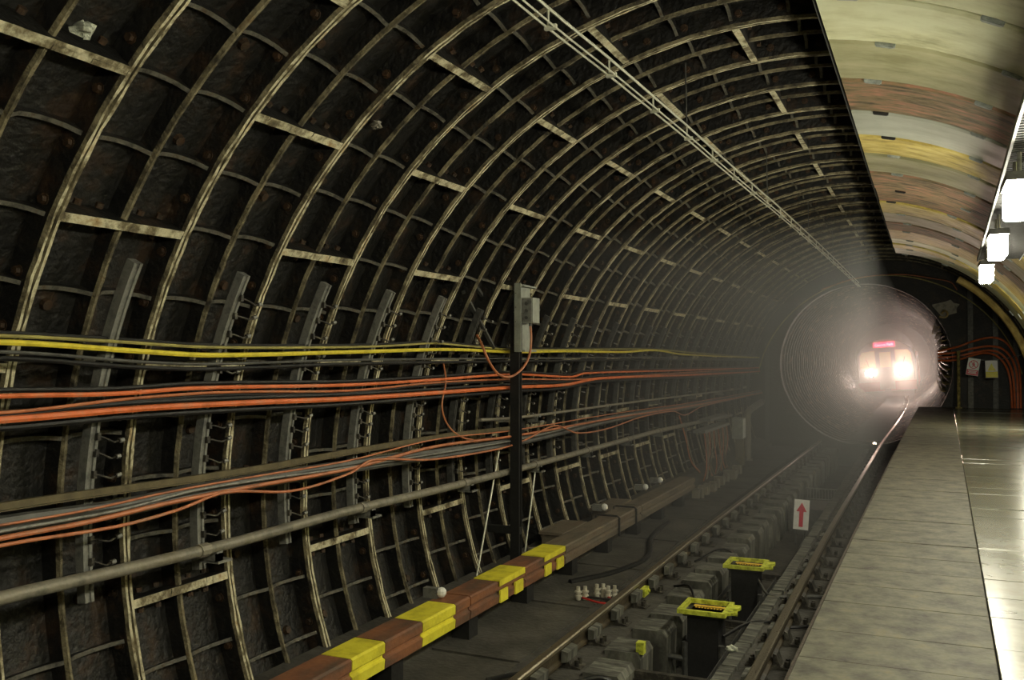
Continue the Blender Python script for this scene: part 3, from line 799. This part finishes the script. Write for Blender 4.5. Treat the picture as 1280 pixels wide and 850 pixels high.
# ================================================================== lamp tray and platform lamps
def tray_l(y): return interp([(-3, 1.35), (5.0, 1.40), (7.3, 1.45), (13.3, 1.575), (18, 1.62)], y)
root = empty('lamp_tray', (1.47, 5, 2.16)); tag(root, 'slatted steel tray hung along the ceiling above the platform lamps', 'cable tray')
ys_t = [-2.5 + i * 1.0 for i in range(17)]
for sx, nm in ((0, 'side_rail'), (.48, 'side_rail')):
    b = MB()
    for ya, yb in zip(ys_t, ys_t[1:]):
        xa, xb = tray_l(ya) - 1.47 + sx, tray_l(yb) - 1.47 + sx
        P = [(xa - .008, ya - 5, 0), (xa + .008, ya - 5, 0), (xa + .008, ya - 5, .045), (xa - .008, ya - 5, .045)]
        Q = [(xb - .008, yb - 5, 0), (xb + .008, yb - 5, 0), (xb + .008, yb - 5, .045), (xb - .008, yb - 5, .045)]
        for i in range(4):
            j = (i + 1) % 4; b.quad([P[i], P[j], Q[j], Q[i]])
    b.build(nm, ['galv_dark'], root)
b = MB(); b.box(0, .46, 0, .032, .008, .035); slm = b.mesh('slat', ['matt_black'])
y = 3.5
while y < 13.4:
    o = link('slat', slm, root); o.location = (tray_l(y) - 1.46, y - 5, 0); y += .064
b = MB(); b.box(1.36 - 1.47, 1.84 - 1.47, -7.5, -1.6, .04, .05)
b.build('tray_plate', ['matt_black'], root)
b = MB()
for ya, yb in zip([3.4, 6, 9, 12], [6, 9, 12, 13.5]):
    b.quad([(tray_l(ya) - 1.45, ya - 5, .05), (tray_l(ya) - 1.01, ya - 5, .05), (tray_l(yb) - 1.01, yb - 5, .05), (tray_l(yb) - 1.45, yb - 5, .05)])
b.build('tray_plate', ['matt_black'], root)

LZ = 1.875
def lamp(x, y, z, lab, group=None):
    root = empty('platform_lamp', (x, y, z + .20)); tag(root, lab, 'lamp', group)
    # diffuser: rounded translucent box under a housing
    prof = []
    for cx, cz, a0 in ((.045, -.27, -90), (.045, -.13, 0), (-.045, -.13, 90), (-.045, -.27, 180)):
        for q in range(3):
            a = math.radians(a0 + q * 45); prof.append((cx + .02 * math.cos(a), cz + .02 * math.sin(a)))
    b = MB(); b.prism(prof, -.22, .22); b.build('diffuser', ['lamp'], root)
    b = MB(); b.box(-.075, .075, -.26, .26, -.108, -.06); b.build('housing', ['galv_dark'], root)
    for yh in (-.15, .15):
        b = MB(); b.cyl((0, yh, -.06), (0, 0, 1), .012, .13, 6); b.build('hanger', ['galv'], root)
    b = MB(); b.box(-.03, .03, .30, .42, -.08, .0); b.build('starter_box', ['galv'], root)
for x, y, lab in ((1.33, -2.1, 'platform lamp behind the camera'), (1.36, .7, 'platform lamp beside the camera, out of the frame'), (1.41, 3.5, 'platform lamp just outside the right edge of the photo'),
                  (1.472, 6.34, 'bright platform lamp cut by the right edge, nearest of the three in view'), (1.532, 9.04, 'bright platform lamp in the middle of the three under the tray'),
                  (1.599, 12.0, 'farthest of the three bright platform lamps, at the end of the tray')):
    lamp(x, y, LZ, lab)
lamp(2.60, 17.4, 1.2, 'added unseen lamp brightening the far platform end, beyond the right edge of the frame')  # extra lamp added out of view to brighten the platform end and signs

# ================================================================== track equipment
def magnet(y, x, label):
    root = empty('track_magnet', (x, y, -1.80)); tag(root, label, 'track magnet')
    b = MB(); b.prism([(-.13, -.13), (.13, -.13), (.13, .15), (-.13, .15)], .05, .60, axis='z'); b.build('casing', ['matt_black'], root)
    # lime frame
    for nm, (x0, x1, y0, y1) in (('frame_bar', (-.20, .20, -.20, -.165)), ('frame_bar', (-.20, .20, .17, .205)), ('frame_bar', (-.20, -.165, -.165, .17)), ('frame_bar', (.165, .20, -.165, .17))):
        b = MB(); b.box(x0, x1, y0, y1, .61, .645); b.build(nm, ['lime'], root)
    b = MB(); b.cyl((.21, .10, .63), (1, 0, 0), .02, .06, 8); b.cyl((.21, -.06, .62), (1, 0, 0), .02, .06, 8); b.prism([(.19, -.15), (.26, -.09), (.22, -.03), (.27, .06), (.25, .12), (.19, .15)], .615, .64, axis='z')
    b.build('frame_lug', ['lime'], root)
    b = MB(); b.box(-.16, .16, -.16, .165, .585, .60); b.build('top_plate', ['t_dark'], root)
    b = MB(); b.box(-.13, .14, .115, .155, .60, .606); b.build('label_strip', ['label_orange'], root)
    b = MB()
    for q in range(9): b.box(-.11 + q * .026, -.095 + q * .026, .07, .09, .600, .604)
    b.build('lettering', ['label_orange'], root)
    for sx in (-.15, .15):
        b = MB(); b.cyl((sx, -.12, .0), (0, 0, 1), .028, .36, 8); b.build('leg', ['galv_dark'], root)
    for xs_ in (-.48, .14):
        b = MB(); b.cyl((xs_, -.12, .22), (1, 0, 0), .024, .34, 8); b.build('cross_tube', ['galv_dark'], root)
    b = MB(); b.box(-.13, .13, -.17, -.13, .02, .08); b.prism([(.09, .02), (.14, .02), (.19, .14), (.15, .2), (.11, .12)], -.16, -.12); b.build('foot_bar', ['galv'], root)
magnet(7.85, -.74, 'nearer lime-framed black track magnet box between the rails')
magnet(9.65, -.72, 'farther lime-framed black track magnet box between the rails')

# beams and steel across the pit
for i, (y, z, lab) in enumerate(((6.75, -1.40, 'dark steel cross beam over the pit nearest the camera'), (8.75, -1.52, 'dark steel cross beam between the two lime-framed boxes'), (10.6, -1.48, 'steel cross beam just beyond the farther lime-framed box'))):
    b = MB(); b.box(-1.35, -.30, y, y + .05, z - .05, z); b.box(-1.35, -.30, y - .03, y + .08, z - .058, z - .05)
    o = b.build('cross_beam', ['clamp']); tag(o, lab, 'beam')
for i, (x, y0, y1, lab) in enumerate(((-.93, 8.1, 10.6, 'dark channel beam lying lengthwise left of the farther lime-framed box'), (-.52, 6.4, 10.6, 'grey channel beam lying lengthwise beside the right pit kerb'))):
    b = MB(); b.box(x - .05, x + .05, y0, y1, -1.55, -1.545); b.box(x - .05, x - .042, y0, y1, -1.545, -1.50); b.box(x + .042, x + .05, y0, y1, -1.545, -1.50)
    b.box(x - .03, x + .03, y0 + .05, y0 + .1, -1.8, -1.55); b.box(x - .03, x + .03, y1 - .1, y1 - .05, -1.8, -1.55)
    o = b.build('channel_beam', ['galv_dark']); tag(o, lab, 'beam')
def wander(name, pts, r, mt, lab):
    b = MB(); b.tube(catmull(pts, 6), r, 7); o = b.build(name, [mt], smooth=True); tag(o, lab, 'cable')
wander('cable', [(-1.35, 9.2, -1.36), (-1.15, 9.0, -1.30), (-1.0, 8.6, -1.42), (-.92, 8.2, -1.48), (-.9, 7.95, -1.45)], .013, 'black', 'black cable curling to the nearer lime-framed box from the left rail')
wander('cable', [(-.6, 9.6, -1.3), (-.48, 9.3, -1.35), (-.4, 9.2, -1.36), (-.2, 9.25, -1.355), (.1, 9.4, -1.36)], .014, 'grey_cable', 'grey cable arching from the farther lime-framed box to the right rail')
wander('cable', [(-.6, 7.85, -1.4), (-.45, 8.2, -1.36), (-.3, 8.3, -1.36), (-.1, 8.2, -1.355), (.2, 8.5, -1.36)], .014, 'black', 'black cable from the nearer lime-framed box to the right rail')
wander('cable', [(-1.9, 6.0, -1.352), (-1.7, 6.2, -1.345), (-1.35, 6.1, -1.33), (-1.1, 6.3, -1.33), (-.9, 6.2, -1.5), (-.5, 6.3, -1.5)], .016, 'black', 'thick black cable crossing under the left rail at the bottom of the photo')
wander('cable', [(-2.35, 8.9, -1.352), (-2.1, 9.4, -1.350), (-1.95, 10.3, -1.350), (-2.2, 11.4, -1.350), (-2.3, 12.6, -1.350)], .03, 'black', 'thick black cable curving over the bed between guard board and left rail')
wander('cable', [(-1.82, 8.46, -1.33), (-1.7, 8.38, -1.345), (-1.62, 8.5, -1.35)], .01, 't_red', 'red lead running from the white ceramic insulators to the rail')
wander('cable', [(-2.0, 8.30, -1.33), (-1.8, 8.25, -1.345), (-1.64, 8.32, -1.35)], .01, 't_red', 'lower red lead in front of the white ceramic insulators')
wander('cable', [(-1.42, 10.4, -1.36), (-1.2, 10.9, -1.30), (-1.0, 11.0, -1.45), (-.8, 10.8, -1.6), (-.7, 9.95, -1.55)], .011, 'black', 'thin black cable dropping into the pit behind the farther lime-framed box')
root = empty('insulator_cluster', (-1.95, 8.42, -1.36)); tag(root, 'cluster of white ceramic insulators on the bed left of the left rail', 'insulators')
for i, (x, y) in enumerate(((-.10, -.10), (-.045, -.06), (.03, .06), (.08, .10), (.15, .04), (.20, .08))):
    b = MB()
    for z0, z1, r in ((0, .03, .024), (.03, .045, .034), (.045, .07, .024), (.07, .085, .034), (.085, .125, .018)): b.cyl((x, y, z0), (0, 0, 1), r, z1 - z0, 10)
    b.build('insulator', ['ceramic'], root)
b = MB(); b.box(-.14, .24, -.08, -.05, .02, .035); b.build('base_bar', ['t_dark'], root)
# paper / foil scraps
def scrap(name, loc, s, mt, lab, cat, seed):
    rnd = random.Random(seed); b = MB(); n, m = 9, 6; P = {}
    for i in range(m + 1):
        for j in range(n):
            t = PI * i / m; p_ = 2 * PI * j / n; r = s * rnd.uniform(.6, 1.25)
            P[i, j] = (r * math.sin(t) * math.cos(p_), r * math.sin(t) * math.sin(p_), .7 * r * math.cos(t))
    for i in range(m):
        for j in range(n): b.quad([P[i, j], P[i, (j + 1) % n], P[i + 1, (j + 1) % n], P[i + 1, j]])
    o = b.build(name, [mt]); o.location = loc; tag(o, lab, cat)
scrap('crumpled_paper', (-.43, 7.35, -1.335), .045, 'scrap', 'crumpled white paper on the kerb beside the nearer lime-framed box', 'litter', 4)
scrap('foil_lump', (-2.30, 2.86, 2.34), .052, 'scrap', 'crumpled silvery lump stuck on the iron lining at top left', 'lump', 9)
scrap('plaster_lump', (-2.27, 5.12, 2.44), .04, 'pipe', 'grey plaster lump stuck on the lining, upper left of centre', 'lump', 6)
for (x, y, lab) in ((-1.62, 10.4, 'yellow clip bolted on the left rail chair'),):
    root = empty('rail_clip', (-1.515, 8.62, -1.30)); tag(root, 'yellow-painted clip on the left rail near the white insulators', 'clip')
    b = MB(); b.box(-.0, .045, -.08, .08, -.03, .045); b.build('clip_plate', ['lime'], root)
    b = MB(); b.cyl((.045, -.04, .01), (1, 0, 0), .016, .02, 6); b.cyl((.045, .04, .01), (1, 0, 0), .016, .02, 6); b.build('clip_bolt', ['lime'], root)
b = MB(); b.box(-1.10, -1.04, 7.0, 7.07, -1.36, -1.27); o = b.build('marker_tag', ['lime']); tag(o, 'small lime tag standing on a concrete block left of the pit', 'marker')

# arrow board standing in the pit
root = empty('arrow_board', (-.73, 14.0, -1.87)); tag(root, 'white board with a red upward arrow standing between the rails', 'sign')
root.rotation_euler = (0, .06, .06)
b = MB(); b.box(-.105, .105, -.008, .008, .30, .73); b.build('board', ['white'], root)
b = MB(); b.prism([(-.028, .34), (.028, .34), (.028, .56), (.072, .56), (.0, .69), (-.072, .56), (-.028, .56)], -.0115, -.008); b.build('red_arrow', ['red'], root)
b = MB(); b.cyl((-.06, .02, .07), (0, 0, 1), .012, .27, 6); b.cyl((.06, .02, .07), (0, 0, 1), .012, .27, 6); b.build('stand', ['galv_dark'], root)
# dark box and grilles further along the pit
b = MB(); b.box(-1.0, -.42, 14.9, 15.9, -1.80, -1.42); o = b.build('relay_case', ['galv_dark']); tag(o, 'low dark case in the pit behind the arrow board', 'equipment case')
root = empty('pit_grille', (-.7, 17.2, -1.5)); tag(root, 'low wire grille across the pit beyond the dark case', 'grille')
for i in range(12):
    b = MB(); b.box(-.28 + i * .05, -.272 + i * .05, -.01, .01, -.3, .08); b.build('grille_bar', ['galv'], root)
b = MB(); b.box(-.3, .3, -.012, .012, .08, .1); b.box(-.3, .3, -.012, .012, -.1, -.085); b.build('grille_rail', ['galv'], root)
b = MB(); b.box(-1.62, .06, 24.9, 24.96, -1.235, -1.205); o = b.build('cross_bar', ['ring']); tag(o, 'rusty bar lying across the rails at the tunnel mouth', 'bar')
root = empty('track_glint', (-.22, 24.6, -1.25)); tag(root, 'small glint between the rails at the tunnel mouth, made as a glowing disc', 'lamp')
b = MB(); b.box(-.06, .06, -.04, .05, -.12, .06); b.build('glint_body', ['t_dark'], root)
b = MB(); b.cyl((0, -.042, 0), (0, -1, 0), .045, .01, 12); b.build('lens', [emit('glowing_amber_glint', (1, .75, .5), 14)], root)  # emissive disc stands in for a glint, not a known lamp

# equipment at the far left: post, box, elbow pipe and hanging leads
root = empty('elbow_pipe', (-2.62, 20.7, BED)); tag(root, 'pale pipe standing by the far left wall with an elbow to the right', 'pipe')
b = MB(); b.tube(catmull([(0, 0, 0), (0, 0, .5), (0, -.05, .95), (0, .15, 1.08), (0, .7, 1.13), (0, 1.9, 1.2)], 5), .075, 10); b.build('pipe_tube', ['pipe'], root, smooth=True)
b = MB(); b.cyl((0, 0, 0), (0, 0, 1), .11, .06, 10); b.build('pipe_flange', ['pipe'], root)
root = empty('signal_box', (-2.62, 19.7, -1.35)); tag(root, 'small pale equipment box on a brown post by the far left wall', 'electrical box')
b = MB(); b.box(-.12, .10, -.14, .16, .55, .98); b.build('housing', ['box_grey'], root)
b = MB(); b.box(.10, .112, -.12, .14, .57, .96); b.build('door', ['white'], root)
b = MB(); b.box(-.08, .08, .02, .2, 0, .55); b.build('post', ['ledge'], root)
root = empty('lead_rack', (-2.75, 17.6, -.45)); tag(root, 'rack of thin leads hanging down the far left wall', 'cable rack')
b = MB(); b.box(-.1, .12, -1.1, 1.1, .0, .05); b.box(-.1, .1, -.6, 1.0, .18, .22); b.build('rack_bar', ['galv'], root)
rnd = random.Random(2)
for i in range(16):
    y = -1.0 + i * .135
    b = MB(); b.tube(catmull([(.08, y, .0), (.10, y + rnd.uniform(-.05, .05), -.3), (.05 + rnd.uniform(-.05, .1), y + rnd.uniform(-.12, .12), -.62), (.1, y + rnd.uniform(-.2, .2), -.84)], 4), .011, 5)
    b.build('lead', ['orange_dim' if i % 3 == 0 else 'pipe'], root, smooth=True)
rnd = random.Random(21)
for i in range(9):
    y = 14.9 + i * .42
    b = MB(); b.box(-2.5, -2.5 + rnd.uniform(.1, .22), y, y + rnd.uniform(.12, .25), BED + .02, BED + .02 + rnd.uniform(.08, .16)); b.cyl((-2.35, y + .1, BED + .02), (0, 0, 1), .03, .15, 7)
    o = b.build('cable_clamp', ['pipe']); tag(o, ORD[i] + ' small clamp block on the bed beyond the end of the guard boards', 'clamp', 'clamp blocks beyond the guard boards')
loop = [(-2.95, 15.9, -.1), (-2.86, 16.0, -.5), (-2.82, 16.2, -.9), (-2.75, 16.6, -1.15)]
b = MB(); b.tube(catmull(loop, 6), .014, 6); o = b.build('cable', ['orange_dim'], smooth=True); tag(o, 'orange cable hanging down the far left wall before the lead rack', 'cable')

# ================================================================== end of platform: chain, signs, post, cables
b = MB(); b.cyl((1.633, 23.9, PLAT), (0, 0, 1), .035, 1.31, 8); b.cyl((1.633, 23.9, PLAT), (0, 0, 1), .07, .03, 10); b.cyl((1.633, 23.9, 1.0), (0, 0, 1), .045, .03, 10)
o = b.build('barrier_post', [mat('yellowed_post_paint', [(.10, .08, .02), (.42, .34, .10)], 14, .6, 0, .3)]); tag(o, 'yellow-brown post at the far left end of the platform', 'post')
b = MB(); b.tube(catmull([(1.65, 23.85, .93), (1.85, 23.8, .88), (2.05, 23.8, .83), (2.3, 23.8, .82), (2.6, 23.85, .86), (2.95, 23.9, .95)], 6), .008, 6)
o = b.build('barrier_chain', ['galv']); tag(o, 'thin sagging chain carrying the two signs across the platform end', 'chain')
def text_mesh(txt, size, ext=.001):
    cu = bpy.data.curves.new('t', 'FONT'); cu.body = txt; cu.size = size; cu.extrude = ext; cu.align_x = 'CENTER'; cu.align_y = 'CENTER'
    o = bpy.data.objects.new('t', cu); COL.objects.link(o)
    dg = bpy.context.evaluated_depsgraph_get(); me = bpy.data.meshes.new_from_object(o.evaluated_get(dg))
    bpy.data.objects.remove(o); me.materials.clear(); return me
def disc(b, cx, cz, r, y0, y1, n=20, r_in=None):
    for i in range(n):
        a0 = 2 * PI * i / n; a1 = 2 * PI * (i + 1) / n; ri = r_in or 0
        b.quad([(cx + ri * math.cos(a0), y0, cz + ri * math.sin(a0)), (cx + r * math.cos(a0), y0, cz + r * math.sin(a0)), (cx + r * math.cos(a1), y0, cz + r * math.sin(a1)), (cx + ri * math.cos(a1), y0, cz + ri * math.sin(a1))])
        b.quad([(cx + r * math.cos(a0), y0, cz + r * math.sin(a0)), (cx + r * math.cos(a1), y0, cz + r * math.sin(a1)), (cx + r * math.cos(a1), y1, cz + r * math.sin(a1)), (cx + r * math.cos(a0), y1, cz + r * math.sin(a0))])
root = empty('prohibition_sign', (1.93, 23.75, .66), (0, .16, 0)); tag(root, 'tilted white sign with a red-ringed walking figure and a red band', 'sign')
b = MB(); b.box(-.125, .125, -.01, .01, -.19, .20); b.build('plate', ['white'], root)
b = MB(); disc(b, 0, .06, .098, -.013, -.01, 24, .080); b.prism([(-.065, .115), (-.055, .125), (.065, .005), (.055, -.005)], -.0125, -.01); b.build('red_ring', ['red'], root)
b = MB(); disc(b, 0, .112, .017, -.0135, -.01, 10)
b.prism([(-.02, .09), (.02, .09), (.035, .05), (.022, .048), (.014, .07), (.014, .045), (.03, .0), (.014, .0), (.0, .035), (-.014, .0), (-.03, .0), (-.014, .045), (-.014, .07), (-.022, .048), (-.035, .05)], -.0132, -.01)
b.build('figure', ['red'], root)
b = MB(); b.box(-.12, .12, -.0125, -.01, -.185, -.06); b.build('red_band', ['red'], root)
b = MB()
for z, ln in ((-.09, .09), (-.115, .075), (-.14, .085)): b.box(-ln, ln, -.0140, -.0125, z - .006, z + .006)
b.build('text_lines', ['white'], root)
root = empty('warning_sign', (2.305, 23.75, .61), (0, -.03, 0)); tag(root, 'white sign with a yellow warning triangle and a yellow band', 'sign')
b = MB(); b.box(-.125, .125, -.01, .01, -.19, .20); b.build('plate', ['white'], root)
b = MB(); b.prism([(-.085, -.03), (.085, -.03), (.0, .14)], -.0125, -.01); b.box(-.122, .122, -.0125, -.01, -.185, -.05); b.build('yellow_print', ['sign_yellow'], root)
b = MB(); b.prism([(.008, .09), (-.018, .035), (-.002, .035), (-.008, -.005), (.018, .048), (.003, .048)], -.0138, -.0125)
for z, ln in ((-.09, .08), (-.12, .09), (-.15, .07)): b.box(-ln, ln, -.0138, -.0125, z - .005, z + .005)
b.build('black_print', ['sign_yellow'], root)

lp = [[(1.2, 1.02), (1.6, 1.12), (2.0, 1.27), (2.35, 1.34), (2.6, 1.25), (2.8, .95), (2.9, .6), (2.92, -.28)],
      [(1.2, .95), (1.6, 1.0), (2.0, 1.10), (2.3, 1.14), (2.55, 1.08), (2.74, .85), (2.84, .5), (2.86, -.28)],
      [(1.2, .88), (1.6, .90), (2.0, 1.0), (2.3, 1.04), (2.5, .98), (2.68, .75), (2.77, .4), (2.80, -.28)],
      [(1.2, .80), (1.6, .82), (1.95, .93), (2.2, .98), (2.42, .92), (2.62, .68), (2.71, .3), (2.74, -.28)]]
names = ['highest', 'second highest', 'third highest', 'lowest']
for q, P in enumerate(lp):
    b = MB(); b.tube(catmull([(x, YEND - .17 - .02 * q, z) for x, z in P], 6), .024, 8)
    o = b.build('cable', ['orange'], smooth=True); tag(o, names[q] + ' of the four orange cables arching over the signs on the end wall', 'cable')
# yellow cable round the end wall
P = []
for a in range(0, 17):
    t = math.radians(12 + a * 9.8); P.append((3.02 * math.cos(t), YEND - .16, 2.98 * math.sin(t) - .12))
b = MB(); b.tube(catmull(P, 4), .014, 6); o = b.build('cable', ['yellow_old'], smooth=True); tag(o, 'thin yellow cable arching around the rim of the end wall', 'cable')
P = [(-1.4, 24.1, 2.55), (-.6, 24.1, 2.80), (.4, 24.1, 2.86), (1.2, 24.1, 2.72), (1.5, 24.1, 2.63), (1.62, 24.05, 2.45)]
b = MB(); b.tube(catmull(P, 5), .012, 6); o = b.build('cable', ['orange_dim'], smooth=True); tag(o, 'thin reddish cable crossing above the tunnel mouth', 'cable')
# curved duct on the right at the end of the panels
P = [pol(2.93, 122 + a * 4, 21.0) for a in range(12)]
b = MB(); b.tube(catmull(P, 3), .075, 8); o = b.build('curved_duct', ['p_tan'], smooth=True); tag(o, 'tan curved duct following the wall beyond the platform lamps', 'duct')

# cables on the running tunnel wall with hooks, lit by the headlights
rnd = random.Random(17)
for q in range(9):
    a = math.radians(-16 + q * 5.2); r = MR - .09
    P = [(tun_x(y) + (r + rnd.uniform(-.02, .02)) * math.cos(a), y, MZ + r * math.sin(a) + rnd.uniform(-.025, .025)) for y in [24.15 + i * .8 for i in range(30)]]
    b = MB(); b.tube(catmull(P, 2), .022, 6); o = b.build('cable', ['ring'], smooth=True)
    tag(o, ('lowest' if q == 0 else ORD[q]) + ' cable up from the bottom on the right wall of the running tunnel', 'cable', 'cables on the right wall of the running tunnel')
for i in range(10):
    y = 24.75 + i * 1.0
    root = empty('hook_rack', (tun_x(y) + MR - .02, y, MZ)); tag(root, ORD[i] + ' hooked rack carrying cables on the right wall inside the tunnel mouth', 'rack', 'cable racks in the running tunnel')
    b = MB()
    for q in range(10):
        a = math.radians(-18.5 + q * 5.2); r0 = MR - .02
        p0 = Vector((r0 * math.cos(a) - MR + .02, 0, r0 * math.sin(a)))
        b.tube(catmull([p0, p0 + Vector((-.06, 0, -.02)), p0 + Vector((-.13, 0, -.01)), p0 + Vector((-.15, 0, .03))], 3), .010, 5)
    hh = b.build('hooks', ['p_tan'], root); hh['kind'] = 'stuff'
    b = MB(); b.tube([((MR - .01) * math.cos(math.radians(t)) - MR + .02, 0, (MR - .01) * math.sin(math.radians(t))) for t in range(-22, 36, 4)], .02, 5); b.build('back_bar', ['galv'], root)
b = MB(); b.tube(catmull([(1.30, 24.22, 1.92), (1.36, 24.15, 1.98), (1.42, 24.15, 1.90), (1.36, 24.15, 1.82), (1.24, 24.15, 1.84)], 5), .022, 6)
o = b.build('cable_hook', ['p_tan']); tag(o, 'curled hook on the upper right rim of the tunnel mouth', 'hook')

# ================================================================== train in the running tunnel
TY = 46.9
tr = empty('tube_train', (track_x(TY) - .13, TY, RAIL), (0, -.085, 0))
tag(tr, 'underground train with two bright headlights standing in the running tunnel', 'train')
def tprof(w=1.30, z0=.42, z1=2.88, n=10):
    P = [(-w * .94, z0), (-w, z0 + .35), (-w, 1.75)]
    for i in range(1, n):
        a = PI - PI * i / n; P.append((w * math.cos(a), 1.75 + (z1 - 1.75) * math.sin(a) ** .9))
    P += [(w, 1.75), (w, z0 + .35), (w * .94, z0)]
    return P
b = MB(); b.prism(tprof(), .06, 15.8); b.build('body', ['t_grey'], tr, smooth=True)
b = MB(); b.prism(tprof(1.27, .45, 2.84), 0, .06); b.build('cab_front', ['t_cream'], tr)
b = MB(); b.prism([(-1.25, .46), (1.25, .46), (1.27, .70), (1.27, .88), (-1.27, .88), (-1.27, .70)], -.025, .0); b.build('red_skirt', ['t_red'], tr)
b = MB(); b.prism([(-.34, .5), (.34, .5), (.34, 2.42), (.30, 2.48), (-.30, 2.48), (-.34, 2.42)], -.04, 0); d = b.build('cab_door', ['t_cream'], tr)
b = MB(); b.box(-.24, .24, -.052, -.04, 1.55, 2.25); b.build('door_window', ['cab_lit'], d)
b = MB(); b.box(.27, .29, -.08, -.04, 1.1, 1.4); b.build('handle', ['galv'], d)
for sx in (-1, 1):
    w_ = MB(); w_.prism([(sx * .44, 1.56), (sx * 1.14, 1.56), (sx * 1.12, 2.12), (sx * 1.0, 2.30), (sx * .44, 2.34)], -.012, 0); wd = w_.build('windscreen', ['cab_lit'], tr)
    b = MB(); b.cyl((sx * .7, -.02, 1.50), (sx * .3, 0, 1), .012, .5, 5); b.build('wiper', ['t_dark'], wd)
    h = MB(); h.prism([(sx * .54, 1.10), (sx * .80, 1.10), (sx * .80, 1.50), (sx * .54, 1.50)], -.05, -.0); hc = h.build('headlight_unit', ['t_dark'], tr)
    b = MB(); b.cyl((sx * .67, -.052, 1.36), (0, -1, 0), .14, .02, 16); b.build('headlight_lens', ['head'], hc)
    b = MB(); b.cyl((sx * .67, -.052, 1.19), (0, -1, 0), .05, .015, 12); b.build('marker_light', ['head'], hc)
    b = MB(); b.cyl((sx * 1.2, -.07, .9), (0, 0, 1), .015, .8, 6); b.build('grab_rail', ['galv'], tr)
b = MB(); b.box(-.46, .46, -.05, -.0, 2.50, 2.72); dd = b.build('destination_display', ['led'], tr)
tm = text_mesh('Canons Park', .155, .002); tm.materials.append(M['led_text'])
o = link('lettering', tm, dd); o.location = (0, -.055, 2.60); o.rotation_euler = (PI / 2, 0, 0)
b = MB(); b.box(-1.1, 1.1, .1, 15.6, .18, .42); b.build('underframe', ['t_dark'], tr)
b = MB(); b.box(-.14, .14, -.30, .1, .30, .55); b.cyl((0, -.30, .42), (0, 1, 0), .12, .06, 10); b.build('coupler', ['t_dark'], tr)
for y in (1.4, 3.3, 12.4, 14.3):
    b = MB()
    for sx in (-.72, .72): b.cyl((sx - .06, y, .395), (1, 0, 0), .39, .12, 18)
    b.cyl((-.7, y, .395), (1, 0, 0), .07, 1.4, 8); b.build('wheelset', ['t_dark'], tr)
for sx in (-1, 1):
    for q in range(4):
        y = 2.2 + q * 3.6
        b = MB(); b.box(sx * 1.29, sx * 1.315, y, y + 1.4, .5, 2.2); dr = b.build('door', ['t_red'], tr)
        b = MB(); b.box(sx * 1.31, sx * 1.322, y + .1, y + .6, 1.2, 2.0); b.build('door_window', ['t_glass'], dr)
        b = MB(); b.box(sx * 1.31, sx * 1.322, y + .8, y + 1.3, 1.2, 2.0); b.build('door_window', ['t_glass'], dr)
        b = MB(); b.box(sx * 1.29, sx * 1.306, y + 1.7, y + 3.2, 1.25, 1.95); b.build('side_window', ['t_glass'], tr)
# added haze volumes: headlight glow before the train, ghost-train veil over the far track
def haze(name, x0, x1, y0, y1, z0, z1, dens, lab, g, col=(.9, .9, .88)):
    m = bpy.data.materials.new(name); m.use_nodes = True; nt = m.node_tree; nt.nodes.clear()
    out = nt.nodes.new('ShaderNodeOutputMaterial'); v = nt.nodes.new('ShaderNodeVolumeScatter')
    v.inputs['Color'].default_value = (*col, 1); v.inputs['Density'].default_value = dens; v.inputs['Anisotropy'].default_value = g
    nt.links.new(v.outputs[0], out.inputs['Volume'])
    b = MB(); b.box(x0, x1, y0, y1, z0, z1); o = b.build(name, [m]); tag(o, lab, 'haze', kind='stuff')
haze('glow_haze', -2.2, 1.3, 25.0, 46.7, -1.22, 2.6, HAZE_TUNNEL, 'thin haze added for the headlight glow in front of the train', .82)
haze('ghost_veil', -2.6, .44, 8.7, 24.2, -1.16, 2.2, HAZE_STATION, 'thin grey veil added in place of the train ghost over the far half of the track', .2)
# headlight beams
for sx in (-1, 1):
    l = bpy.data.lights.new('headlight_beam', 'SPOT'); l.energy = HEAD_WATT; l.color = HEAD_COLOUR; l.spot_size = math.radians(75); l.spot_blend = .8; l.shadow_soft_size = .08
    o = bpy.data.objects.new('headlight_beam', l); COL.objects.link(o); o.parent = tr; o.location = (sx * .67, -.11, 1.38); o.rotation_euler = (-PI / 2, 0, 0); o.rotation_euler = (math.radians(86), 0, PI)
